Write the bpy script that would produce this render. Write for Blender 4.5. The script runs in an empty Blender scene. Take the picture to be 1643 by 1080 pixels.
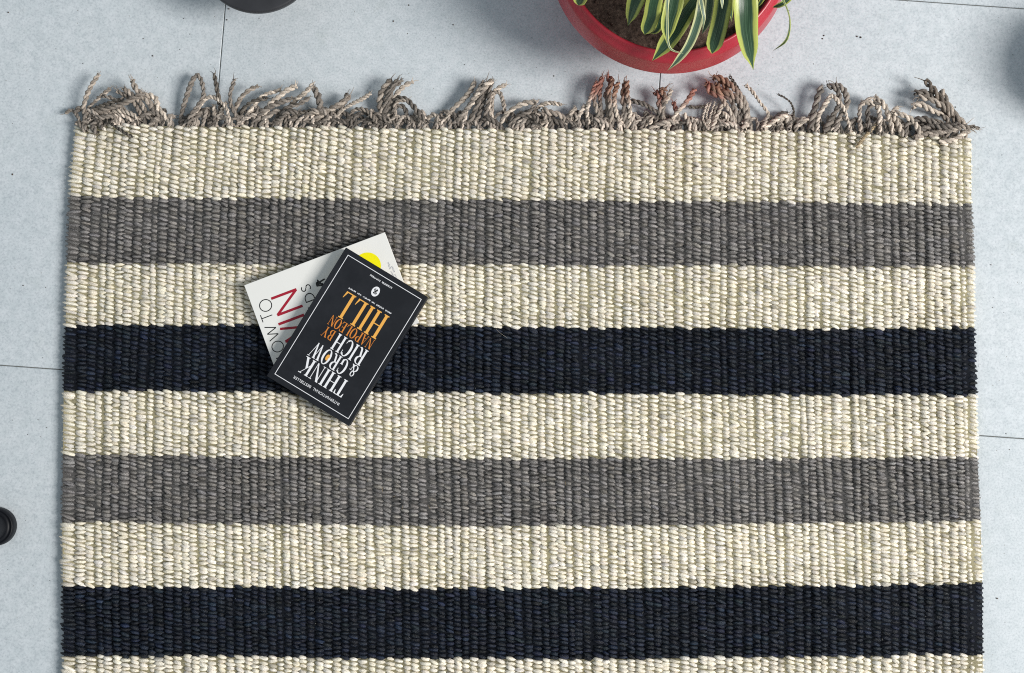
import bpy, math, random
import numpy as np
from mathutils import Vector, Matrix

random.seed(7)
rng = np.random.default_rng(11)
scene = bpy.context.scene
R = math.radians

# ------------------------------------------------------------------ camera
PW, PH = 1643.0, 1080.0            # pixel grid the layout was measured in
LENS, DIST, PITCH = 43.5, 1.70, 3.0
cam_data = bpy.data.cameras.new('camera')
cam_data.lens = LENS
cam_data.sensor_width = 36.0
cam_data.clip_end = 100.0
cam = bpy.data.objects.new('camera', cam_data)
scene.collection.objects.link(cam)
cam.rotation_euler = (R(PITCH), 0, 0)
cam.location = (0, -DIST * math.sin(R(PITCH)), DIST * math.cos(R(PITCH)))
scene.camera = cam

# ------------------------------------------------------------------ light
world = bpy.data.worlds.new('World')
scene.world = world
world.use_nodes = True
bg = world.node_tree.nodes['Background']
bg.inputs['Color'].default_value = (0.82, 0.93, 1.0, 1)
bg.inputs['Strength'].default_value = 0.365

win = bpy.data.lights.new('window_light', 'AREA')
win.shape = 'RECTANGLE'
win.size, win.size_y = 2.3, 3.0
win.energy = 760.0
win.color = (1.0, 0.965, 0.92)
win_o = bpy.data.objects.new('window_light', win)
scene.collection.objects.link(win_o)
win_o.location = (5.8, -1.3, 5.1)
win_o.rotation_euler = (Vector((0.1, 0.05, 0)) - win_o.location).to_track_quat('-Z', 'Y').to_euler()

scene.view_settings.view_transform = 'Standard'
scene.view_settings.look = 'None'
scene.view_settings.exposure = 0.0
scene.view_settings.gamma = 1.0
scene.cycles.use_denoising = False
scene.cycles.filter_width = 1.05
scene.cycles.sample_clamp_indirect = 4.0
scene.cycles.max_bounces = 6

# ------------------------------------------------------------------ measuring helpers
FPX = PW * LENS / 36.0
_c, _s = math.cos(R(PITCH)), math.sin(R(PITCH))
CAM = np.array(cam.location)


def at(px, py, z=0.0):
    """point of the real place at height z that the photograph shows at (px, py); works on arrays"""
    px, py, z = np.broadcast_arrays(np.asarray(px, float), np.asarray(py, float), np.asarray(z, float))
    dx = (px - PW / 2) / FPX
    dyc = -(py - PH / 2) / FPX
    dy = dyc * _c + _s
    dz = dyc * _s - _c
    t = (z - CAM[2]) / dz
    return np.stack([CAM[0] + dx * t, CAM[1] + dy * t, z], -1)


def link(o, parent=None):
    scene.collection.objects.link(o)
    if parent is not None:
        o.parent = parent
    return o


def mesh_obj(name, verts, faces, mat=None, parent=None, smooth=True, loc=None):
    me = bpy.data.meshes.new(name)
    me.from_pydata([tuple(map(float, v)) for v in verts], [], faces)
    if smooth:
        me.polygons.foreach_set('use_smooth', [True] * len(me.polygons))
    if mat:
        me.materials.append(mat)
    me.update()
    o = bpy.data.objects.new(name, me)
    if loc is not None:
        o.location = loc
    return link(o, parent)


def np_mesh(name, verts, quads, mat, parent, attr=None, uv=None):
    """fast mesh from numpy arrays, all quads"""
    me = bpy.data.meshes.new(name)
    nv, nf = len(verts), len(quads)
    me.vertices.add(nv)
    me.vertices.foreach_set('co', np.ascontiguousarray(verts, np.float32).ravel())
    me.loops.add(nf * 4)
    me.loops.foreach_set('vertex_index', np.ascontiguousarray(quads, np.int32).ravel())
    me.polygons.add(nf)
    me.polygons.foreach_set('loop_start', np.arange(0, nf * 4, 4, dtype=np.int32))
    me.polygons.foreach_set('use_smooth', np.ones(nf, bool))
    me.update(calc_edges=True)
    me.validate()
    if attr is not None:
        a = me.attributes.new('tint', 'FLOAT_COLOR', 'POINT')
        a.data.foreach_set('color', np.ascontiguousarray(attr, np.float32).ravel())
    me.materials.append(mat)
    o = bpy.data.objects.new(name, me)
    return link(o, parent)


def empty(name, loc, rz=0.0):
    o = bpy.data.objects.new(name, None)
    o.empty_display_size = 0.05
    o.location = [float(v) for v in loc]
    o.rotation_euler = (0, 0, rz)
    return link(o)


def tag(o, label=None, cat=None, group=None, kind=None):
    for k, v in (('label', label), ('category', cat), ('group', group), ('kind', kind)):
        if v:
            o[k] = v
    return o


# ------------------------------------------------------------------ materials
class NT:
    def __init__(self, name):
        self.m = bpy.data.materials.new(name)
        self.m.use_nodes = True
        self.t = self.m.node_tree
        self.b = self.t.nodes['Principled BSDF']

    def n(self, kind, **kw):
        nd = self.t.nodes.new(kind)
        for k, v in kw.items():
            if k.startswith('i_'):
                nd.inputs[k[2:].replace('_', ' ')].default_value = v
            else:
                setattr(nd, k, v)
        return nd

    def l(self, a, b):
        self.t.links.new(a, b)

    def ramp(self, fac, stops, interp='LINEAR'):
        r = self.n('ShaderNodeValToRGB')
        r.color_ramp.interpolation = interp
        el = r.color_ramp.elements
        while len(el) < len(stops):
            el.new(0.5)
        for e, (p, c) in zip(el, stops):
            e.position = p
            e.color = (*c, 1) if len(c) == 3 else c
        self.l(fac, r.inputs['Fac'])
        return r.outputs['Color']

    def mix(self, a, b, fac, mode='MIX'):
        x = self.n('ShaderNodeMix', data_type='RGBA', blend_type=mode)
        for sock, v in ((x.inputs[0], fac), (x.inputs[6], a), (x.inputs[7], b)):
            if hasattr(v, 'links'):
                self.l(v, sock)
            elif isinstance(v, (int, float)):
                sock.default_value = v
            else:
                sock.default_value = (*v, 1) if len(v) == 3 else v
        return x.outputs[2]

    def coords(self, scale=(1, 1, 1), which='Object'):
        tc = self.n('ShaderNodeTexCoord')
        mp = self.n('ShaderNodeMapping')
        mp.inputs['Scale'].default_value = scale
        self.l(tc.outputs[which], mp.inputs['Vector'])
        return mp.outputs['Vector']

    def noise(self, vec, scale, detail=3.0, rough=0.5):
        n = self.n('ShaderNodeTexNoise')
        n.inputs['Scale'].default_value = scale
        n.inputs['Detail'].default_value = detail
        n.inputs['Roughness'].default_value = rough
        self.l(vec, n.inputs['Vector'])
        return n.outputs['Fac']

    def bump(self, h, strength, dist):
        b = self.n('ShaderNodeBump')
        b.inputs['Strength'].default_value = strength
        b.inputs['Distance'].default_value = dist
        self.l(h, b.inputs['Height'])
        self.l(b.outputs['Normal'], self.b.inputs['Normal'])

    def set(self, **kw):
        for k, v in kw.items():
            self.b.inputs[k.replace('_', ' ')].default_value = v


def yarn_mat(name, base, speck, rough, spec, fleck_glint=0.0, fleck_glint_col=(1, 1, 1), sheen=0.0):
    k = NT(name)
    at_ = k.n('ShaderNodeAttribute', attribute_name='tint')
    v = k.coords((1, 3.0, 3.0))
    fibre = k.noise(v, 420, 3, 0.6)
    col = k.mix(base, at_.outputs['Color'], 1.0, 'MULTIPLY')
    fib = k.ramp(fibre, [(0.28, (1 - speck,) * 3), (0.55, (1, 1, 1)), (0.78, (1 + speck * 0.8,) * 3)])
    col = k.mix(col, fib, 1.0, 'MULTIPLY')
    if fleck_glint:  # brown fibre flecks on cream, painted glints on grey
        f = k.noise(k.coords((1, 1.7, 1)), 640, 1, 0.5)
        m = k.ramp(f, [(0.64, (0, 0, 0)), (0.74, (fleck_glint,) * 3)])
        col = k.mix(col, fleck_glint_col, m)
    k.l(col, k.b.inputs['Base Color'])
    k.set(Roughness=rough, Specular_IOR_Level=spec, Sheen_Weight=sheen, Sheen_Roughness=0.4)
    k.bump(fibre, 0.8, 0.0016)
    return k.m


M = {}
M['cream'] = yarn_mat('cream_yarn', (0.93, 0.870, 0.745), 0.38, 0.45, 0.40, 0.35, (0.36, 0.29, 0.19))
M['grey'] = yarn_mat('grey_yarn', (0.205, 0.192, 0.183), 0.6, 0.32, 0.8, 0.6, (0.62, 0.60, 0.58))  # pale flecks put bright glints into the yarn colour
M['navy'] = yarn_mat('navy_yarn', (0.0075, 0.0120, 0.0230), 0.6, 0.40, 0.35, 0.6, (0.080, 0.105, 0.14))
M['jute'] = yarn_mat('jute_yarn', (0.275, 0.238, 0.205), 0.55, 0.42, 0.5)
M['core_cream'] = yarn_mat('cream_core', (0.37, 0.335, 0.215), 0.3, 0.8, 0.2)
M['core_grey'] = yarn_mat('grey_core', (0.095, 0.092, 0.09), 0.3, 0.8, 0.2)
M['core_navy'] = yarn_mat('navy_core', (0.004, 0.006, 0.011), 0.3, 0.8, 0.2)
M['lint'] = yarn_mat('lint_fibre', (0.55, 0.50, 0.42), 0.2, 0.6, 0.3)


def make_tile_mat():
    k = NT('speckled_tile')
    v = k.coords()
    info = k.n('ShaderNodeObjectInfo')
    rnd = k.n('ShaderNodeVectorMath', operation='MULTIPLY_ADD')
    cb = k.n('ShaderNodeCombineXYZ')
    for i in range(3):
        k.l(info.outputs['Random'], cb.inputs[i])
    k.l(cb.outputs[0], rnd.inputs[0])
    rnd.inputs[1].default_value = (37, 19, 7)
    k.l(v, rnd.inputs[2])
    v = rnd.outputs[0]
    cloud = k.noise(v, 5.5, 4, 0.6)
    mid = k.noise(v, 70, 3, 0.6)
    fine = k.noise(v, 360, 2, 0.6)
    col = k.ramp(cloud, [(0.3, (0.555, 0.606, 0.645)), (0.7, (0.605, 0.650, 0.684))])
    col = k.mix(col, k.ramp(mid, [(0.35, (0.93, 0.94, 0.94)), (0.65, (1.04, 1.03, 1.03))]), 1.0, 'MULTIPLY')
    col = k.mix(col, k.ramp(fine, [(0.30, (0.82, 0.83, 0.845)), (0.5, (1, 1, 1)), (0.72, (1.08, 1.08, 1.08))]), 1.0, 'MULTIPLY')
    # scattered dark grit in the glaze, two sizes
    for sc, thr, c in ((38.0, 0.055, (0.13, 0.13, 0.12)), (110.0, 0.10, (0.33, 0.34, 0.34))):
        vo = k.n('ShaderNodeTexVoronoi', feature='F1')
        vo.inputs['Scale'].default_value = sc
        vo.inputs['Randomness'].default_value = 1.0
        k.l(v, vo.inputs['Vector'])
        near = k.ramp(vo.outputs['Distance'], [(thr * 0.7, (1, 1, 1)), (thr, (0, 0, 0))])
        sep = k.n('ShaderNodeSeparateColor')
        k.l(vo.outputs['Color'], sep.inputs[0])
        few = k.ramp(sep.outputs[0], [(0.80, (0, 0, 0)), (0.83, (1, 1, 1))])
        m = k.mix(near, few, 1.0, 'MULTIPLY')
        col = k.mix(col, c, m)
    tone = k.ramp(info.outputs['Random'], [(0.0, (0.955, 0.965, 0.965)), (1.0, (1.03, 1.03, 1.03))])
    col = k.mix(col, tone, 1.0, 'MULTIPLY')
    stain = k.noise(v, 13, 6, 0.68)
    col = k.mix(col, k.ramp(stain, [(0.60, (1, 1, 1)), (0.74, (0.90, 0.91, 0.89))]), 1.0, 'MULTIPLY')
    k.l(col, k.b.inputs['Base Color'])
    rg = k.ramp(mid, [(0.3, (0.36,) * 3), (0.7, (0.50,) * 3)])
    k.l(rg, k.b.inputs['Roughness'])
    k.set(Specular_IOR_Level=0.35)
    k.bump(fine, 0.12, 0.0006)
    return k.m


M['tile'] = make_tile_mat()


def plain(name, col, rough=0.5, spec=0.5, var=0.0, scale=60, bump=0.0, bump_scale=300, metal=0.0):
    k = NT(name)
    if var:
        f = k.noise(k.coords(), scale, 4, 0.6)
        c = k.ramp(f, [(0.3, tuple(x * (1 - var) for x in col)), (0.7, tuple(min(1, x * (1 + var)) for x in col))])
        k.l(c, k.b.inputs['Base Color'])
    else:
        k.b.inputs['Base Color'].default_value = (*col, 1)
    k.set(Roughness=rough, Specular_IOR_Level=spec, Metallic=metal)
    if bump:
        k.bump(k.noise(k.coords(), bump_scale, 3, 0.6), bump, 0.001)
    return k.m


M['grout'] = plain('grey_grout', (0.15, 0.155, 0.15), 0.9, 0.1, 0.25, 90)
M['black_cover'] = plain('black_card', (0.0080, 0.0098, 0.0140), 0.45, 0.28, 0.10, 25, 0.05, 900)
M['white_cover'] = plain('white_card', (0.80, 0.80, 0.775), 0.32, 0.45, 0.02, 20)
M['page'] = plain('page_paper', (0.62, 0.55, 0.42), 0.85, 0.1, 0.15, 400)
M['white_ink'] = plain('white_ink', (0.82, 0.83, 0.86), 0.4, 0.4)
M['gold_ink'] = plain('gold_ink', (0.83, 0.42, 0.085), 0.4, 0.4)
M['orange_ink'] = plain('orange_ink', (0.66, 0.225, 0.035), 0.4, 0.4)
M['red_ink'] = plain('red_ink', (0.36, 0.010, 0.030), 0.4, 0.4)
M['dark_ink'] = plain('dark_ink', (0.016, 0.017, 0.018), 0.4, 0.4)
M['grey_ink'] = plain('grey_ink', (0.36, 0.37, 0.42), 0.4, 0.4)
M['yellow_ink'] = plain('yellow_ink', (0.86, 0.80, 0.0), 0.4, 0.4)
M['red_pot'] = plain('red_plastic', (0.42, 0.020, 0.038), 0.25, 0.5, 0.16, 14, 0.06, 260)
def dusty(m, col, amount):
    """dried soil smears on moulded plastic"""
    t = m.node_tree
    b = t.nodes['Principled BSDF']
    old = b.inputs['Base Color'].links[0].from_socket
    tc = t.nodes.new('ShaderNodeTexCoord'); n1 = t.nodes.new('ShaderNodeTexNoise'); rp_ = t.nodes.new('ShaderNodeValToRGB'); mx = t.nodes.new('ShaderNodeMix')
    n1.inputs['Scale'].default_value = 22; n1.inputs['Detail'].default_value = 7; n1.inputs['Roughness'].default_value = 0.7
    rp_.color_ramp.elements[0].position = 0.46; rp_.color_ramp.elements[0].color = (0, 0, 0, 1)
    rp_.color_ramp.elements[1].position = 0.78; rp_.color_ramp.elements[1].color = (amount,) * 3 + (1,)
    mx.data_type = 'RGBA'
    t.links.new(tc.outputs['Object'], n1.inputs['Vector']); t.links.new(n1.outputs['Fac'], rp_.inputs['Fac'])
    t.links.new(rp_.outputs['Color'], mx.inputs[0]); t.links.new(old, mx.inputs[6]); mx.inputs[7].default_value = (*col, 1)
    t.links.new(mx.outputs[2], b.inputs['Base Color'])
    r2 = t.nodes.new('ShaderNodeMapRange'); r2.inputs[3].default_value = b.inputs['Roughness'].default_value * 0.85; r2.inputs[4].default_value = min(1, b.inputs['Roughness'].default_value * 1.9)
    t.links.new(n1.outputs['Fac'], r2.inputs[0]); t.links.new(r2.outputs[0], b.inputs['Roughness'])


dusty(M['red_pot'], (0.36, 0.12, 0.11), 0.35)
dusty(M['black_cover'], (0.022, 0.025, 0.032), 0.6)
M['black_pot'] = plain('black_plastic', (0.030, 0.031, 0.036), 0.45, 0.45, 0.2, 30, 0.05, 200)
M['rubber'] = plain('black_rubber', (0.006, 0.007, 0.010), 0.5, 0.25, 0.2, 60)
M['steel'] = plain('black_steel', (0.012, 0.016, 0.016), 0.45, 0.3, 0.1, 40)


def make_soil():
    k = NT('dry_soil')
    f = k.noise(k.coords(), 190, 5, 0.7)
    k.l(k.ramp(f, [(0.3, (0.040, 0.026, 0.022)), (0.55, (0.125, 0.085, 0.068)), (0.75, (0.24, 0.175, 0.14))]), k.b.inputs['Base Color'])
    k.set(Roughness=0.95, Specular_IOR_Level=0.1)
    k.bump(f, 1.0, 0.004)
    return k.m


M['soil'] = make_soil()


def make_leaf_mat(name, edge, greens):
    k = NT(name)
    uv = k.n('ShaderNodeUVMap')
    sep = k.n('ShaderNodeSeparateXYZ')
    k.l(uv.outputs[0], sep.inputs[0])
    # distance from midrib 0..1 with a wavering edge
    wob = k.noise(k.coords((1, 1, 1)), 35, 2, 0.5)
    a = k.n('ShaderNodeMath', operation='SUBTRACT'); k.l(sep.outputs[0], a.inputs[0]); a.inputs[1].default_value = 0.5
    b = k.n('ShaderNodeMath', operation='ABSOLUTE'); k.l(a.outputs[0], b.inputs[0])
    w = k.n('ShaderNodeMath', operation='MULTIPLY_ADD'); k.l(wob, w.inputs[0]); w.inputs[1].default_value = 0.14; w.inputs[2].default_value = -0.07
    d = k.n('ShaderNodeMath', operation='ADD'); k.l(b.outputs[0], d.inputs[0]); k.l(w.outputs[0], d.inputs[1])
    streak_v = k.n('ShaderNodeCombineXYZ')
    k.l(sep.outputs[0], streak_v.inputs[0])
    mm = k.n('ShaderNodeMath', operation='MULTIPLY'); k.l(sep.outputs[1], mm.inputs[0]); mm.inputs[1].default_value = 0.06
    k.l(mm.outputs[0], streak_v.inputs[1])
    info = k.n('ShaderNodeObjectInfo'); k.l(info.outputs['Random'], streak_v.inputs[2])
    st = k.noise(streak_v.outputs[0], 26, 3, 0.6)
    g = k.ramp(st, [(0.30, greens[0]), (0.52, greens[1]), (0.70, greens[2])])
    m = k.ramp(d.outputs[0], [(0.245, (0, 0, 0)), (0.315, (1, 1, 1))])
    e = k.ramp(st, [(0.3, tuple(x * 0.8 for x in edge)), (0.7, edge)])
    k.l(k.mix(g, e, m), k.b.inputs['Base Color'])
    k.set(Roughness=0.34, Specular_IOR_Level=0.5)
    k.bump(st, 0.25, 0.0015)
    return k.m


GREENS = ((0.011, 0.034, 0.014), (0.028, 0.074, 0.034), (0.10, 0.165, 0.10))
M['leaf_yellow'] = make_leaf_mat('yellow_edged_leaf', (0.44, 0.49, 0.11), GREENS)
M['leaf_white'] = make_leaf_mat('cream_edged_leaf', (0.62, 0.64, 0.34), ((0.03, 0.07, 0.045), (0.07, 0.13, 0.085), (0.14, 0.2, 0.14)))
M['stem'] = plain('stem_green', (0.10, 0.12, 0.05), 0.6, 0.3, 0.2, 80)

# ------------------------------------------------------------------ floor of square tiles
floor = mesh_obj('floor', [(-2.2, -2.2, -0.0015), (2.2, -2.2, -0.0015), (2.2, 2.2, -0.0015), (-2.2, 2.2, -0.0015)], [(0, 1, 2, 3)], M['grout'])
tag(floor, 'pale blue-grey speckled tile floor with thin dark joints', None, None, 'structure')
vs_a, vs_b = at(352, 118)[:2], at(1059.5, 118)[:2]        # two neighbouring vertical joints
hs_a = at(0, 586)[:2]
hs_b = at(1643, 704)[:2]
th = math.atan2(*(hs_b - hs_a)[::-1])                     # turn of the tile grid
ex = np.array([math.cos(th), math.sin(th)])
ey = np.array([-ex[1], ex[0]])
tw = float((vs_b - vs_a) @ ex)
thh = float((at(1570, 9)[:2] - at(1570, 699)[:2]) @ ey)
org = np.array([float(vs_a @ ex), float(hs_a @ ey)])      # a crossing of joints, in grid axes
JT = 0.0013


def tile_mesh(w, h):
    x, y, bz = w / 2 - JT / 2, h / 2 - JT / 2, 0.0007
    v = [(sx * x, sy * y, -0.009) for sx, sy in ((-1, -1), (1, -1), (1, 1), (-1, 1))]
    v += [(sx * x, sy * y, -bz) for sx, sy in ((-1, -1), (1, -1), (1, 1), (-1, 1))]
    v += [(sx * (x - bz), sy * (y - bz), 0) for sx, sy in ((-1, -1), (1, -1), (1, 1), (-1, 1))]
    f = [(8, 9, 10, 11)]
    for a in (0, 4):
        for i in range(4):
            j = (i + 1) % 4
            f.append((a + i, a + j, a + 4 + j, a + 4 + i))
    me = bpy.data.meshes.new('tile')
    me.from_pydata(v, [], f)
    me.materials.append(M['tile'])
    return me


tm = tile_mesh(tw, thh)
for i in range(-5, 6):
    for j in range(-5, 6):
        c = ex * (org[0] + (i + 0.5) * tw) + ey * (org[1] + (j + 0.5) * thh)
        if abs(c[0]) > 2.6 or abs(c[1]) > 2.6:
            continue
        t = bpy.data.objects.new('tile', tm)
        t.location = (c[0], c[1], random.uniform(-0.0003, 0.0))
        t.rotation_euler = (0, 0, th)
        link(t, floor)

# ------------------------------------------------------------------ the rug
ZR = 0.0155                       # height of the rug's surface
XS = np.array([100, 480, 830, 1200, 1570.0])
BOUNDS = np.array([               # py of each stripe boundary at the five XS columns
    [200, 203, 206, 209, 222],
    [313, 319, 321, 324, 327],
    [421, 424, 425, 426, 428],
    [521, 523, 525, 527, 528],
    [627, 629, 631, 633, 634],
    [729, 734, 736, 736, 734],
    [838, 842, 844, 841, 836],
    [941, 944, 945, 942, 937],
    [1053, 1055, 1058, 1055, 1052],
    [1158, 1160, 1163, 1160, 1157],
    [1266, 1267, 1269, 1267, 1265],
    [1372, 1373, 1375, 1373, 1371.0]])
KINDS = ['cream', 'grey', 'cream', 'navy', 'cream', 'grey', 'cream', 'navy', 'cream', 'grey', 'cream']
LY = np.array([195, 300, 420, 520, 620, 730, 840, 940, 1050, 1200, 1400.0])
LX = np.array([121, 112, 106, 103.5, 100.5, 99, 98, 99, 101, 101, 101.0]) - 2.5
RY = np.array([225, 325, 430, 525, 632, 735, 838, 940, 1050, 1200, 1400.0])
RX = np.array([1558, 1559, 1562, 1563, 1566, 1568.5, 1573.5, 1576, 1577, 1578, 1578.0]) + 4.0


def smooth_interp(x, xs, ys):
    """Catmull-Rom-like smooth interpolation via dense linear + smoothing"""
    xs = np.asarray(xs, float)
    p = np.polyfit(xs, ys, min(4, len(xs) - 1))
    return np.polyval(p, x)


def bound(k, x):
    return smooth_interp(x, XS, BOUNDS[k])


NCOL = 106
wd = 13.7 * (1 + 0.09 * rng.standard_normal(NCOL))
wd = np.clip(wd, 11.3, 16.5)
wd[0], wd[1] = 22, 16
wd[-1], wd[-2], wd[-3] = 15, 10, 13.5
edges_u = np.concatenate([[0], np.cumsum(wd)])
edges_u /= edges_u[-1]
col_c = (edges_u[1:] + edges_u[:-1]) / 2
col_w = np.diff(edges_u)
col_lift = 0.0005 * rng.standard_normal(NCOL)
col_lift[0] -= 0.0010
col_lift[-1] -= 0.0015
col_lift[-2] -= 0.0026

# stitch template: a short arched bit of yarn
SS = np.array([-1.0, -0.72, -0.28, 0.28, 0.72, 1.0])
SR = np.array([0.26, 0.74, 1.0, 1.0, 0.74, 0.26])
SZ = -(np.abs(SS) ** 2.3)
TA = np.radians([-12, 26, 65, 115, 154, 192])
tpl = np.zeros((6, 6, 3))
for i in range(6):
    for j in range(6):
        tpl[i, j] = (SS[i], SR[i] * math.cos(TA[j]), SR[i] * math.sin(TA[j]) + 10 * 0)
tz = np.repeat(SZ[:, None], 6, 1)
tq = []
for i in range(5):
    for j in range(5):
        a = i * 6 + j
        tq.append((a, a + 6, a + 7, a + 1))
tq = np.array(tq)

rug_c = at(835, 640)
rug = empty('woven_rug', (0, 0, 0))
tag(rug, 'cream, grey and navy striped flatweave rug with frayed jute fringe on the tile floor', 'rug')
ORD = ['first', 'second', 'third', 'fourth', 'fifth', 'sixth']
cnt = {}

wig_p = rng.uniform(0, 6.28, (3, NCOL))
col_ph = np.clip(rng.standard_normal(NCOL), -1.5, 1.5)


def row_wave(x, y):
    return 1.1 * np.sin(x / 61.0 + y / 97.0) + 0.9 * np.sin(x / 27.0 - y / 53.0 + 1.0) + 0.5 * np.sin(x / 13.0 + y / 29.0)



def wiggle(j, y):
    return (1.2 * np.sin(y / 95.0 + wig_p[0, j]) + 0.8 * np.sin(y / 41.0 + wig_p[1, j]) + 0.5 * np.sin(y / 230.0 + wig_p[2, j]))


for bi, kind in enumerate(KINDS):
    cnt[kind] = cnt.get(kind, 0) + 1
    hgt = float(np.mean(BOUNDS[bi + 1] - BOUNDS[bi]))
    nb = int(round(hgt / 6.85))
    # ---- core slab the stitches sit on
    n = 60
    u = np.linspace(0, 1, n)
    rows = []
    for vv in (0, 0.5, 1):
        ym = np.interp(vv, [0, 1], [BOUNDS[bi].mean(), BOUNDS[bi + 1].mean()])
        xl, xr = np.interp(ym, LY, LX) + 4.5, np.interp(ym, RY, RX) - 4.5
        x = xl + (xr - xl) * u
        y = bound(bi, x) * (1 - vv) + bound(bi + 1, x) * vv
        if bi == 0 and vv == 0:
            y = y + 2
        rows.append((x, y))
    top = [at(x, y, ZR - 0.0040) for x, y in rows]
    bot = [at(x, y, 0.0006) for x, y in rows]
    V = np.concatenate(top + bot)
    F = []
    for r_ in range(2):
        for i in range(n - 1):
            a = r_ * n + i
            F.append((a, a + n, a + n + 1, a + 1))
            F.append((a + 3 * n, a + 1 + 3 * n, a + n + 1 + 3 * n, a + n + 3 * n))
        for i in (0, n - 1):
            a = r_ * n + i
            F.append((a, a + n, a + n + 3 * n, a + 3 * n))
    for r_ in (0, 2):
        for i in range(n - 1):
            a = r_ * n + i
            F.append((a, a + 1, a + 1 + 3 * n, a + 3 * n))
    core_m = M['core_' + kind]
    stripe = np_mesh(kind + '_stripe', V, np.array(F), core_m, rug, attr=np.ones((len(V), 4)))
    stripe['label'] = f'{ORD[cnt[kind] - 1]} {kind} stripe of the rug counted from the fringe'
    # ---- stitches
    cx, cy, hw, hh, lift, rot, col = [], [], [], [], [], [], []
    for j in range(NCOL):
        off = 0.25 if j % 2 else 0.75
        m = nb
        vv = (np.arange(m) + off + 0.08 * col_ph[j]) / m + rng.normal(0, 0.065 / m, m) + np.cumsum(rng.normal(0, 0.04 / m, m)) * np.sin(np.linspace(0, math.pi, m))
        yy0 = BOUNDS[bi].mean() + vv * hgt
        xl, xr = np.interp(yy0, LY, LX), np.interp(yy0, RY, RX)
        xx = xl + (xr - xl) * col_c[j] + wiggle(j, yy0) * (0.6 if j in (0, NCOL - 1) else 1.0)
        yy = bound(bi, xx) * (1 - vv) + bound(bi + 1, xx) * vv + row_wave(xx, yy0)
        w = (xr - xl) * col_w[j]
        fat = 1 + 0.07 * rng.standard_normal(m) + 0.05 * np.sin(xx / 37.0 + 5.1 * np.arange(m) + bi) 
        slub = rng.random(m) < 0.012
        fat = np.where(slub, fat * rng.uniform(1.2, 1.5, m), fat)
        cx.append(xx); cy.append(yy)
        hw.append(0.5 * w * 1.20 * np.clip(1 + 0.07 * rng.standard_normal(m), 0.8, 1.2))
        hh.append(0.5 * hgt / m * 0.88 * np.clip(fat, 0.72, 1.5))
        lift.append(col_lift[j] + 0.0006 * rng.standard_normal(m) + np.where(slub, 0.0006, 0))
        rot.append(np.radians(-9 + 6.5 * rng.standard_normal(m)))
        br = np.clip(1 + 0.05 * rng.standard_normal(m) + 0.045 * np.sin(xx / 190.0 + yy0 / 77.0) * np.sin(yy0 / 120.0 + xx / 301.0), 0.65, 1.2)
        br *= np.where(rng.random(m) < 0.03, rng.uniform(0.55, 0.85, m), 1)
        warm = 0.020 * rng.standard_normal(m)
        pink = 0.006 * rng.standard_normal(m)
        if kind == 'navy':
            warm = 0.08 * rng.standard_normal(m); pink = 0.08 * rng.standard_normal(m)
            br = np.clip(1 + 0.3 * rng.standard_normal(m), 0.5, 2.2)
        col.append(np.stack([br * (1 + warm * 0.4 + pink), br * (1 - pink * 0.6), br * (1 - warm * 1.6)], -1))
    cx, cy, hw, hh, lift, rot, col = map(np.concatenate, (cx, cy, hw, hh, lift, rot, col))
    N = len(cx)
    C = at(cx, cy, ZR)
    mm = 0.000857 * 0.9926 * (1 - 0.00003 * (cy - 540) * 0)    # metres per pixel at the rug's height
    hwm, hhm = hw * mm, hh * mm
    # worn flatter in places, gently rippled
    flat = np.clip(1.05 + 0.22 * np.sin(cx / 83.0 + 1.3 * np.sin(cy / 61.0)) * np.sin(cy / 71.0 + 0.7) + 0.12 * rng.standard_normal(N), 0.5, 1.35)
    lift = lift + 0.0006 * np.sin(cx / 150.0 + 0.8) * np.cos(cy / 190.0)
    lx = tpl[None, :, :, 0] * hwm[:, None, None]
    ly = tpl[None, :, :, 1] * hhm[:, None, None]
    lz = tpl[None, :, :, 2] * (0.0034) * flat[:, None, None] + tz[None] * 0.0024 - 0.0034 + lift[:, None, None]
    # little twist across the stitch
    ly = ly - tpl[None, :, :, 0] * 0.14 * hhm[:, None, None]
    jit = rng.normal(0, 0.00030, lx.shape)
    cs, sn = np.cos(rot)[:, None, None], np.sin(rot)[:, None, None]
    X = C[:, None, None, 0] + lx * cs - ly * sn + jit
    Y = C[:, None, None, 1] + lx * sn + ly * cs + rng.normal(0, 0.00028, lx.shape)
    Z = ZR + lz + rng.normal(0, 0.00036, lx.shape)
    V = np.stack([X, Y, Z], -1).reshape(-1, 3)
    Q = (tq[None] + (np.arange(N) * 36)[:, None, None]).reshape(-1, 4)
    fib = 1 + {'cream': 0.09, 'grey': 0.36, 'navy': 0.5}[kind] * rng.standard_normal((N, 1, 6)) + 0.08 * rng.standard_normal((N, 6, 6))  # fibre-to-fibre tone; the grey's stronger contrast also paints glints
    fib = np.clip(np.broadcast_to(fib, (N, 6, 6)), 0.35, 2.6).reshape(-1, 1)
    tint = np.concatenate([np.repeat(col, 36, 0) * fib, np.ones((N * 36, 1))], 1)
    # fine hairs standing off the yarn
    H = int(900 * hgt / 105)
    hx = rng.uniform(105, 1570, H); hy = BOUNDS[bi].mean() + rng.uniform(0.03, 0.97, H) * hgt
    hp = at(hx, hy, ZR - 0.0004)
    ha = rng.uniform(0, 6.28, H); hl = rng.uniform(0.0015, 0.0050, H)
    hb = ha + rng.normal(0, 0.7, H)
    p1 = hp + np.stack([np.cos(ha) * hl * 0.5, np.sin(ha) * hl * 0.5, rng.uniform(0.0004, 0.0016, H)], -1)
    p2 = p1 + np.stack([np.cos(hb) * hl * 0.5, np.sin(hb) * hl * 0.5, rng.normal(0, 0.0006, H)], -1)
    hr = rng.uniform(0.00009, 0.00017, H)[:, None, None]
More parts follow.
